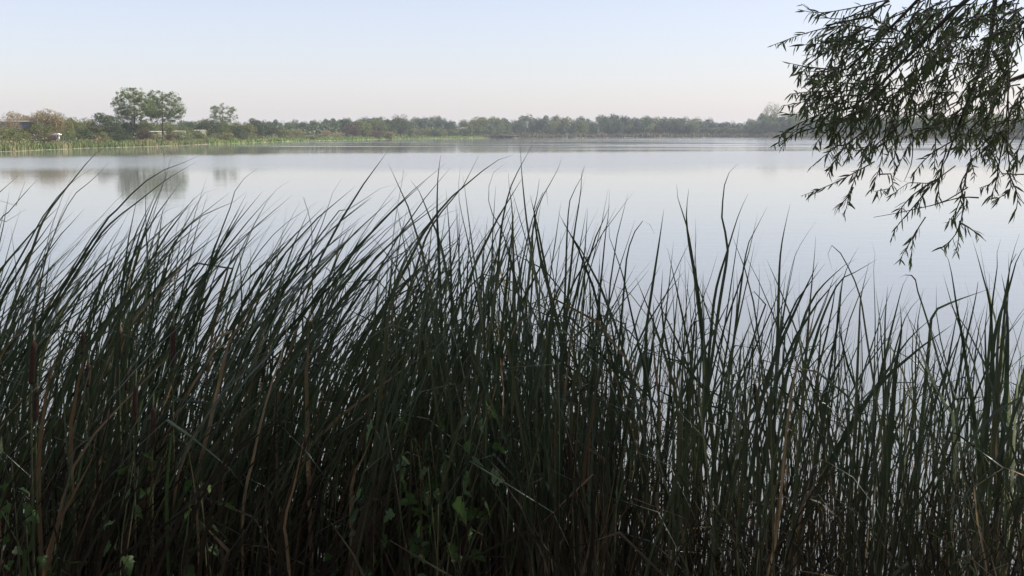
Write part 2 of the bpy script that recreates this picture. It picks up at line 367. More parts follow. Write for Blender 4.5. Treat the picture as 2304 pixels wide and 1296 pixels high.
stuff('shore_reeds', 'green and tan reed fringe along the left shore', clump_mass(-260, 520, 0.2, 7, 0.55, 1.15, 9000, 0.09, 11), 'reedbed')
stuff('shore_grass', 'bright green grass strip along the middle shore', clump_mass(470, 1120, 0.0, 10, 0.5, 1.0, 7000, 0.16, 12), 'grass')
def scrub_mass(px0, px1, b0, b1, n, rad, hgt, leaves, seed, leaf=0.15):
    r = np.random.default_rng(seed); Cs = []
    for k in range(n):
        p = far_pos(r.uniform(px0, px1), r.uniform(b0, b1)); a = rad * r.uniform(0.6, 1.5); h = hgt * r.uniform(0.5, 1.2); m = int(leaves * r.uniform(0.7, 1.4))
        q = unit(r.normal(size=(m, 3))) * (r.uniform(0.15, 1, (m, 1)) ** 0.45); q[:, 2] = np.abs(q[:, 2]); Cs.append(p + q * [a, a, h])
    return leaf_cloud(np.concatenate(Cs), leaf, r)
stuff('shore_scrub', 'low olive and tan scrub behind the left and middle shore', scrub_mass(-100, 1130, 6, 26, 330, 1.5, 1.7, 130, 13), 'scrub')
stuff('far_shore_reeds', 'pale tan reed belt along the right shore', clump_mass(1090, 2500, 0, 16, 1.2, 2.6, 9000, 0.35, 14), 'reedbed_tan')

stuff('wood_understory', 'dark undergrowth between the trunks of the far wood', scrub_mass(560, 2420, 40, 110, 420, 5.0, 5.0, 90, 15, 0.5), 'tree_dark')
# the left shore, tree by tree
LEFT = [
 # name, label, cat, px, behind, top, width, kind, material, trunk
 ('autumn_tree', 'thin tan autumn tree above the grey barn at the left edge', 'tree', 30, 52, 251, 66, 'thin', 'tree_tan', True),
 ('autumn_tree', 'low tan tree crown right behind the grey barn roof', 'tree', 52, 56, 260, 60, 'tree', 'tree_tan', True),
 ('autumn_tree', 'narrow pointed tan tree between the two tan crowns on the left', 'tree', 79, 30, 254, 26, 'thin', 'tree_tan', True),
 ('autumn_tree', 'tall orange-tan autumn tree right of the grey barn', 'tree', 108, 24, 248, 62, 'tree', 'tree_tan', True),
 ('autumn_tree', 'golden olive tree right of the tall orange-tan tree', 'tree', 137, 25, 257, 52, 'tree', 'tree_olive', True),
 ('broadleaf_tree', 'small dark green tree below the tall orange-tan tree', 'tree', 92, 19, 276, 44, 'tree', 'tree_mid', True),
 ('broadleaf_tree', 'olive green tree between the golden tree and the dark tall tree', 'tree', 166, 24, 265, 48, 'tree', 'tree_mid', True),
 ('broadleaf_tree', 'pale olive tree left of the dark tall tree', 'tree', 195, 27, 267, 46, 'tree', 'tree_olive', True),
 ('broadleaf_tree', 'dark green tall tree left of the two poplars', 'tree', 238, 19, 255, 72, 'tree', 'tree_dark', True),
 ('broadleaf_tree', 'dark green tree at the foot of the left poplar', 'tree', 286, 17, 271, 56, 'tree', 'tree_dark', True),
 ('broadleaf_tree', 'grey-green tree behind the gap between the poplar trunks', 'tree', 335, 40, 272, 64, 'tree', 'tree_mid', True),
 ('broadleaf_tree', 'low green tree right behind the right poplar', 'tree', 392, 35, 275, 66, 'tree', 'tree_mid', True),
 ('shrub', 'olive bush before the left part of the grey barn', 'shrub', 8, 34, 285, 34, 'bush', 'tree_olive', False),
 ('shrub', 'green bush before the right part of the grey barn', 'shrub', 55, 34, 287, 36, 'bush', 'tree_mid', False),
 ('autumn_tree', 'sparse tan sapling before the left end of the grey barn', 'tree', 12, 37, 266, 36, 'thin', 'tree_tan', True),
 ('autumn_tree', 'sparse tan sapling before the middle of the grey barn', 'tree', 36, 36, 268, 34, 'thin', 'tree_tan', True),
 ('shrub', 'round dark shrub at the far left shore edge', 'shrub', 18, 11, 287, 44, 'bush', 'tree_mid', False),
 ('shrub', 'small yellow-green shrub right of the round dark shrub', 'shrub', 50, 12, 296, 36, 'bush', 'tree_olive', False),
 ('shrub', 'broad brownish pink shrub below the orange-tan tree', 'shrub', 90, 12, 294, 58, 'bush', 'tree_red', False),
 ('shrub', 'tan shrub beside the white shelter', 'shrub', 118, 15, 297, 34, 'bush', 'tree_tan', False),
 ('shrub', 'green shrub right behind the white shelter', 'shrub', 145, 13, 292, 36, 'bush', 'tree_mid', False),
 ('shrub', 'wide dark rounded shrub left of the dark tall tree', 'shrub', 182, 11, 287, 58, 'bush', 'tree_dark', False),
 ('shrub', 'olive shrub on the shore below the dark tall tree', 'shrub', 222, 9, 297, 40, 'bush', 'tree_olive', False),
 ('shrub', 'dark shrub on the shore left of the left poplar trunk', 'shrub', 268, 9, 290, 46, 'bush', 'tree_dark', False),
 ('shrub', 'reddish brown shrub between the poplar trunks', 'shrub', 322, 10, 289, 36, 'bush', 'tree_red', False),
 ('shrub', 'low olive shrub right of the reddish brown shrub', 'shrub', 347, 12, 297, 36, 'bush', 'tree_olive', False),
 ('shrub', 'brown-red low shrub around the right poplar trunk', 'shrub', 374, 12, 297, 34, 'bush', 'tree_red', False),
 ('shrub', 'pale green shrub right of the right poplar trunk', 'shrub', 405, 11, 295, 44, 'bush', 'poplar', False),
 ('shrub', 'grey-green round shrub below the pale building on the left', 'shrub', 438, 13, 295, 40, 'bush', 'tree_mid', False),
 ('shrub', 'low green shrub in front of the pale building left of the small poplar', 'shrub', 456, 13, 293, 34, 'bush', 'tree_mid', False),
 ('shrub', 'low olive shrub in front of the small pale building', 'shrub', 389, 13, 298, 26, 'bush', 'tree_olive', False),
 ('shrub', 'small green shrub before the middle of the long pale building', 'shrub', 361, 14, 297.5, 24, 'bush', 'tree_mid', False),
 ('broadleaf_tree', 'far low grey-green tree right of the poplars', 'tree', 422, 90, 272, 50, 'wood', 'wood', True),
 ('broadleaf_tree', 'far pale green rounded tree left of the small poplar', 'tree', 458, 95, 269, 56, 'wood', 'tree_olive', True),
 ('broadleaf_tree', 'dark dense tree under the left side of the small poplar', 'tree', 474, 22, 269, 58, 'tree', 'tree_dark', True),
 ('broadleaf_tree', 'mid green tree under the right side of the small poplar', 'tree', 508, 20, 276, 50, 'tree', 'tree_mid', True),
 ('shrub', 'dark shrub on the shore right of the small poplar', 'shrub', 533, 12, 283, 42, 'bush', 'tree_dark', False),
 ('shrub', 'olive shrub at the waterline under the small poplar', 'shrub', 505, 7, 298, 44, 'bush', 'tree_olive', False),
 ('broadleaf_tree', 'bright olive green tree right of the small poplar', 'tree', 557, 12, 279, 46, 'tree', 'tree_olive', True),
 ('broadleaf_tree', 'dark green tree with a domed top right of the olive tree', 'tree', 575, 24, 267, 42, 'tree', 'tree_dark', True),
 ('broadleaf_tree', 'low dark tree at the left end of the far wood', 'tree', 602, 20, 276, 44, 'tree', 'tree_dark', True),
 ('shrub', 'grey-green shrub on the grassy shore right of the dark domed tree', 'shrub', 632, 14, 291, 40, 'bush', 'tree_mid', False),
 ('shrub', 'olive shrub on the grassy shore below the far wood', 'shrub', 662, 14, 292, 44, 'bush', 'tree_olive', False),
 ('shrub', 'small dark shrub at the water edge of the grassy shore', 'shrub', 700, 4, 307, 22, 'bush', 'tree_dark', False),
 ('shrub', 'tan shrub left of the brownish shore trees', 'shrub', 745, 20, 294, 50, 'bush', 'tree_tan', False),
 ('broadleaf_tree', 'brownish tree, leftmost of the middle shore trees', 'tree', 790, 14, 276, 34, 'tree', 'tree_red', True),
 ('broadleaf_tree', 'olive domed tree, second of the middle shore trees', 'tree', 815, 13, 271, 40, 'tree', 'tree_mid', True),
 ('broadleaf_tree', 'tall olive tree, third of the middle shore trees', 'tree', 852, 14, 264, 40, 'tree', 'tree_mid', True),
 ('broadleaf_tree', 'narrow dark tree left of the tallest middle shore tree', 'tree', 876, 14, 269, 30, 'tree', 'tree_dark', True),
 ('broadleaf_tree', 'tallest dark brownish tree of the middle shore', 'tree', 901, 11, 259, 40, 'tree', 'tree_dark', True),
 ('shrub', 'brownish shrub at the waterline under the middle shore trees', 'shrub', 843, 6, 292, 40, 'bush', 'tree_red', False),
 ('shrub', 'olive shrub at the waterline left of the tallest middle shore tree', 'shrub', 873, 4, 294, 36, 'bush', 'tree_olive', False),
 ('broadleaf_tree', 'pale green tree, left of two at the right end of the hedge', 'tree', 1046, 20, 270, 34, 'tree', 'tree_mid', True),
 ('broadleaf_tree', 'green domed tree, right of two at the right end of the hedge', 'tree', 1077, 14, 264, 42, 'tree', 'tree_mid', True),
 ('shrub', 'pink-tan low shrub on the point right of the hedge', 'shrub', 1125, 6, 303, 66, 'bush', 'scrub', False),
]
for (nm, lb, ct, px, bh, tp, wp, kd, mt, tr) in LEFT:
    far_tree(nm, lb, ct, px, bh, tp, wp * 1.2, kd, mt, trunk=tr)
for k in range(13):     # hedge of separate bushes
    far_tree('hedge_bush', 'olive green hedge bush on the shore right of the tallest dark tree', 'shrub', 925 + k * 10.6 + rng.uniform(-2, 2), rng.uniform(9, 20),
             289 + rng.uniform(-2, 3), 22, 'bush', ['tree_mid', 'tree_olive', 'tree_dark'][k % 3], 'hedge bushes on the middle shore', False)
# the far wood
WOODP = [(720, 'above the grassy shore'), (860, 'behind the brownish shore trees'), (1034, 'behind the tallest dark tree and the hedge'), (1180, 'above the pink-tan point'),
         (1320, 'across the lake above the tall central blades'), (1450, 'across the lake at the centre right'), (1560, 'across the lake left of the dip in the skyline'),
         (1660, 'in the dip of the skyline'), (1790, 'around the tall thin pale tree'), (2030, 'behind the left part of the willow'), (9999, 'behind the right part of the willow')]
def wood_label(px, row):
    p = next(b for a, b in WOODP if px < a); w = ('back', 'middle', 'front')[row]
    return 'hazy blue-green wood tree ' + p + ', ' + w + ' row', w + ' row of the wood ' + p
for row, (bh, tp0) in enumerate(((75, 276), (50, 281))):
    for px in np.arange(-70 + 12 * row, 600, 25):
        px = px + rng.uniform(-6, 6)
        plc = 'behind the barn and the tan trees' if px < 200 else ('behind the two tall poplars' if px < 420 else 'behind the small poplar')
        far_tree('backdrop_tree', 'low green tree ' + plc + (', farther row' if row == 0 else ', nearer row'), 'tree', px, bh, tp0 + rng.uniform(-3, 4), rng.uniform(36, 48), 'tree',
                 ['tree_mid', 'tree_olive', 'wood'][int(rng.integers(3))], ('farther' if row == 0 else 'nearer') + ' row of trees ' + plc, False)
TOPL = ([560, 600, 650, 700, 750, 800, 850, 900, 950, 1000, 1022, 1034], [276, 274, 271, 270, 267, 265, 265, 264, 263, 265, 271, 280])
for row, (bh, dz) in enumerate(((130, 0), (105, 3), (85, 7))):
    for px in np.arange(575 + row * 8, 1018, 21):
        px = px + rng.uniform(-5, 5)
        lab, grp = wood_label(px, row)
        far_tree('wood_tree', lab, 'tree', px, bh, np.interp(px, *TOPL) + dz + rng.uniform(-3, 6), rng.uniform(24, 36),
                 'wood', 'wood', grp, row == 2)
TOPR = ([1080, 1110, 1180, 1250, 1320, 1400, 1480, 1540, 1570, 1600, 1640, 1670, 1690, 1720, 1780, 1850, 1950, 2080, 2200, 2304, 2420],
        [268, 266, 264, 265, 264, 262, 264, 266, 270, 272, 277, 274, 264, 259, 257, 260, 260, 258, 258, 256, 254])
for row, (bh, dz) in enumerate(((70, 0), (45, 4), (24, 10))):
    for px in np.arange(1088 + row * 9, 2400, 24):
        px = px + rng.uniform(-6, 6)
        if row == 2 and 1120 < px < 1330: continue
        lab, grp = wood_label(px, row)
        far_tree('wood_tree', lab, 'tree', px, bh, np.interp(px, *TOPR) + dz + rng.uniform(-5, 7), rng.uniform(24, 48),
                 'wood', 'wood' if rng.random() < 0.75 else 'tree_mid', grp, row == 2)
far_tree('tall_tree', 'tall thin pale tree rising above the right-hand wood', 'tree', 1733, 40, 231, 46, 'thin', 'tree_mid', trunk=True)
far_tree('broadleaf_tree', 'bushy green tree showing behind the willow twigs at the right edge', 'tree', 2245, 14, 258, 70, 'tree', 'tree_mid')

# ------------------------------------------------------------------ open-crowned poplars
def poplar(label, px, behind, top, crown_l, crown_r, crown_base, seed, n_target=150, leaves=60):
    r = np.random.default_rng(seed); pos = far_pos(px, behind)
    zt = far_height(px, top, pos); zb = far_height(px, crown_base, pos)
    rx = px_m(crown_r - crown_l, pos) / 2; cx = at((crown_l + crown_r) / 2, 250, pos[1])[0] - pos[0]
    t = thing('poplar_tree', label, 'tree', pos)
    lean = cx * 0.5
    spine = catmull([[0, 0, -0.2], [lean * 0.2, 0, zb * 0.6], [lean * 0.6, 0.1, zb + (zt - zb) * 0.35], [cx, 0, zt - 0.7]], 12)
    rad = np.linspace(0.20, 0.03, 12) * zt / 11
    link('trunk', mesh('trunk', *tube(spine, rad, None, 8), 'bark', True), t)
    nodes = [spine[i] for i in range(4, 12)]; nrad = [rad[i] for i in range(4, 12)]
    zc = (zt + zb) / 2; rz = (zt - zb) / 2
    T = unit(r.normal(size=(n_target, 3))) * (r.uniform(0.12, 1, (n_target, 1)) ** 0.42)
    T = T * [rx * 1.02, rx * 0.9, rz * 0.97] + [cx, 0, zc]; T[:, 2] += (zc - T[:, 2]) * 0.25 * (T[:, 2] < zc)
    T = T[np.argsort(np.linalg.norm(T - [lean * 0.6, 0, zb], axis=1))]
    mb = MB(); Cs = []
    for p in T:
        N = np.array(nodes); dist = np.linalg.norm(N - p, axis=1) + 1.2 * np.maximum(0, N[:, 2] - p[2] + 0.3)
        j = int(np.argmin(dist)); a = N[j]; mid = (a + p) / 2 + np.array([0, 0, 0.08 * np.linalg.norm(p - a)]) + r.normal(0, 0.05, 3)
        r0 = max(0.012, nrad[j] * 0.5); c = catmull([a, mid, p], 4)
        mb.add(*tube(c, r0, r0 * 0.5, 4)); nodes += [mid, p]; nrad += [r0 * 0.75, r0 * 0.55]
        m = int(leaves * r.uniform(0.3, 1.5)); s = r.uniform(0.25, 0.55)
        Cs.append(p + unit(r.normal(size=(m, 3))) * (r.uniform(0, 1, (m, 1)) ** 0.5) * [s * 1.3, s * 1.3, s])
    link('branches', mb.mesh('branches', 'bark'), t)
    V, F = leaf_cloud(np.concatenate(Cs), 0.105, r); link('crown', mesh('crown', V, F, 'poplar'), t)
poplar('tall open-crowned poplar, left one of the pair on the left shore', 304, 14, 193, 254, 352, 292, 61, 330, 44)
poplar('tall open-crowned poplar, right one of the pair on the left shore', 366, 12, 197, 322, 413, 293, 62, 330, 44)
poplar('small open-crowned poplar alone right of the tall pair', 502, 26, 232, 468, 532, 289, 63, 150, 42)

# ------------------------------------------------------------------ buildings and shelter on the left shore
def barn():
    p = far_pos(20, 42); W0, W1 = at(-90, 290, p[1])[0] - p[0], at(84, 290, p[1])[0] - p[0]
    t = thing('barn', 'long grey metal-clad barn with slatted side at the left edge', 'barn', p)
    z0 = far_height(20, 294, p); z1 = far_height(20, 273, p)
    mb = MB(); mb.box((W0, 0.12, -0.1), (W1, 7.0, z1 - 0.1)); link('wall', mb.mesh('wall', 'darkmetal'), t)
    n = 6; h = (z1 - z0) / n
    for k in range(n):
        mb = MB(); mb.box((W0, 0.0, z0 + k * h), (W1, 0.1, z0 + k * h + h * 0.62)); link('slat', mb.mesh('slat', 'greymetal'), t)
    for k in range(6):
        x = W0 + (W1 - W0) * k / 5; mb = MB(); mb.box((x - 0.1, -0.06, 0), (x + 0.1, -0.003, z1)); link('post', mb.mesh('post', 'greymetal'), t)
    mb = MB(); mb.add([(W0 - .3, -0.4, z1), (W1 + .3, -0.4, z1), (W1 + .3, 3.5, z1 + 0.12), (W0 - .3, 3.5, z1 + 0.12), (W0 - .3, 7.4, z1), (W1 + .3, 7.4, z1),
                       (W0 - .3, -0.4, z1 - .1), (W1 + .3, -0.4, z1 - .1), (W1 + .3, 7.4, z1 - .1), (W0 - .3, 7.4, z1 - .1)],
                      [(0, 1, 2, 3), (3, 2, 5, 4), (6, 7, 1, 0), (6, 9, 8, 7), (9, 4, 5, 8), (7, 8, 5, 2, 1), (6, 0, 3, 4, 9)])
    link('roof', mb.mesh('roof', 'greymetal'), t)
barn()
def shelter():
    p = far_pos(128, 9.5); t = thing('shelter', 'small white flat-topped shelter among the shrubs on the left shore', 'shelter', p)
    zt = far_height(128, 301.5, p); zb = far_height(128, 309, p)
    mb = MB(); mb.box((-0.55, -0.5, zt - 0.14), (0.55, 0.5, zt)); mb.box((-0.3, -0.3, zt + 0.002), (0.35, 0.3, zt + 0.08)); link('roof', mb.mesh('roof', 'white'), t)
    for s in (-0.1, 0.3):
        mb = MB(); mb.box((s - 0.05, -0.05, -0.1), (s + 0.05, 0.05, zt - 0.142)); link('post', mb.mesh('post', 'white'), t)
    mb = MB(); mb.box((-0.08, -0.35, zb - 0.75), (0.42, -0.1, zb + 0.06)); link('panel', mb.mesh('panel', 'white'), t)
shelter()
def pale_house(label, px0, px1, top, behind, base=297):
    c = (px0 + px1) / 2; p = far_pos(c, behind); hw = px_m(px1 - px0, p) / 2; h = far_height(c, top, p)
    t = thing('pale_building', label, 'building', p)
    mb = MB(); mb.box((-hw, 0, -0.2), (hw, 5, h)); link('wall', mb.mesh('wall', 'cream'), t)
    mb = MB(); mb.add([(-hw - .2, -.3, h + .002), (hw + .2, -.3, h + .002), (hw + .2, 5.3, h + .002), (-hw - .2, 5.3, h + .002), (-hw - .2, 2.5, h + .15), (hw + .2, 2.5, h + .15)],
                      [(0, 1, 5, 4), (2, 3, 4, 5), (0, 4, 3), (1, 2, 5), (3, 2, 1, 0)]); link('roof', mb.mesh('roof', 'cream'), t)
    n = max(2, int(hw * 2 / 1.6))
    for k in range(n):
        x = -hw + (k + 0.5) * 2 * hw / n; mb = MB(); mb.box((x - 0.35, -0.04, h - 0.75), (x + 0.35, -0.003, h - 0.2)); link('window', mb.mesh('window', 'darkmetal'), t)
pale_house('pale low building seen between the two poplar trunks', 333, 355, 296.5, 24)
pale_house('small pale building seen right of the right poplar', 390, 402, 295.5, 26)
pale_house('bright pale building left of the small poplar', 434, 450, 293.5, 24)

# ------------------------------------------------------------------ cattails
def blade_geo(P, width, side, twist=0.0, n=13, fold=0.25, tip=0.42):
    """P: control points root -> tip; side: unit horizontal vector across the blade"""
    C = catmull(P, n); T = unit(np.gradient(C, axis=0)); t = np.linspace(0, 1, n)
    S = np.tile(np.asarray(side, float), (n, 1)); S = unit(S - (S * T).sum(1)[:, None] * T); B = np.cross(T, S)
    a = (twist * t)[:, None]; S2 = S * np.cos(a) + B * np.sin(a); B2 = np.cross(T, S2)
    w = width * (0.5 + 0.5 * np.clip(t / 0.55, 0, 1)) * np.where(t > 1 - tip, np.maximum(0.04, 1 - ((t - (1 - tip)) / tip) ** 1.5), 1)
    w = w[:, None] / 2
    V = np.stack([C - S2 * w, C + B2 * w * fold, C + S2 * w], 1).reshape(-1, 3)
    F = []
    for i in range(n - 1):
        a0 = i * 3; F += [(a0, a0 + 1, a0 + 4, a0 + 3), (a0 + 1, a0 + 2, a0 + 5, a0 + 4)]
    return V, F
def rand_side(r, spread=1.2):
    a = r.normal(0, spread); return np.array([math.cos(a), math.sin(a), 0.0])
ENV_SHIFT = -12
ENV = ([-300, 0, 100, 200, 300, 400, 500, 600, 700, 800, 900, 1000, 1100, 1200, 1300, 1400, 1500, 1600, 1700, 1800, 1900, 2000, 2100, 2200, 2304, 2500],
       [520, 465, 450, 440, 435, 435, 460, 472, 480, 490, 480, 440, 430, 440, 490, 520, 520, 505, 540, 570, 620, 670, 660, 620, 570, 560])
def lean_of(px, r):
    if px < 780: return r.uniform(0.0, 0.20), r.uniform(0.2, 1.15)
    if px < 1330:
        k = min(1.0, (px - 780) / 330)
        return r.uniform(-0.02 - 0.28 * k, 0.22 + 0.08 * k), r.uniform(0.15 - 0.6 * k, 0.95 - 0.4 * k)
    return r.uniform(-0.40, 0.42), r.uniform(-0.5, 0.6)
def blade_curve(root, tip, r, bend=None, a=0.0, b=0.0, kink=False):
    """root -> tip with the sideways drift growing towards the tip; a kinked blade folds over and hangs"""
    root = np.asarray(root, float); tip = np.asarray(tip, float); d = tip - root
    k = a / (a + b) if abs(a + b) > 1e-3 and a * b >= 0 else 0.5
    s = np.array([0, 0.25, 0.5, 0.72, 0.88, 1.0])
    hz = k * s + (1 - k) * s ** 3.6
    P = np.stack([root[0] + d[0] * hz, root[1] + d[1] * s, root[2] + d[2] * (s + 0.05 * np.sin(s * math.pi) * min(1, abs(d[0])))], 1)
    if kink:
        q = r.uniform(0.62, 0.85); C = catmull(P, 12); m = int(q * 11); K = C[m]
        sg = 1 if r.random() < 0.65 else -1; l = r.uniform(0.12, 0.5)
        P = np.vstack([C[0], C[m // 3], C[2 * m // 3], K, K + [sg * l * 0.30, r.normal(0, .05), l * 0.10], K + [sg * l * 0.72, r.normal(0, .06), -l * 0.22], K + [sg * l * 0.95, r.normal(0, .06), -l * 0.75]])
    else:
        P[1:-1, :2] += r.normal(0, 0.012, (4, 2))
    return P
ZG = lambda x, y: float(max(ground_z(np.array(float(x)), np.array(float(y))), -0.35)) - 0.04
def new_plant(label, group, X, Y):
    return thing('cattail', label, 'cattail', (X, Y, ZG(X, Y)), group)
def add_leaf(plant, P, width, side, twist, mat, n=13, name='leaf', tip=0.42):
    o = np.array(plant.location); V, F = blade_geo(np.asarray(P) - o, width, side, twist, n, tip=tip)
    return link(name, mesh(name, V, F, mat, True), plant)
def add_head(plant, top, bot, rad, fluffy=False):
    """brown cigar-shaped seed head on its stem"""
    o = np.array(plant.location); a = np.asarray(top) - o; b = np.asarray(bot) - o
    root = np.array([0.0, 0.0, 0.0]); stem = catmull([root, (root + b) / 2 + [0.0, 0, 0.1], b, a + (a - b) * 0.35], 12)
    link('stem', mesh('stem', *tube(stem, 0.0055, 0.0025, 6), 'stem', True), plant)
    t = np.linspace(0, 1, 12); prof = rad * np.clip(np.minimum(1, np.sqrt(np.maximum(0, 1 - ((t - 0.5) / 0.5) ** 6)) + 0.12), 0.1, 1)
    prof = prof * (1 + 0.06 * np.sin(t * 21 + a[0] * 9))
    sh = link('seed_head', mesh('seed_head', *tube(b + (a - b) * t[:, None], prof, None, 12), 'head', True), plant)
    if fluffy:
        t = np.linspace(0, 1, 5); c = a + (a - b) * 0.0
        link('fluff', mesh('fluff', *tube(c + (a - b) * (t[:, None] - 0.4) * 0.22, rad * np.array([1.04, 1.12, 1.0, 0.7, 0.25]), None, 10), 'head_fluff', True), sh)

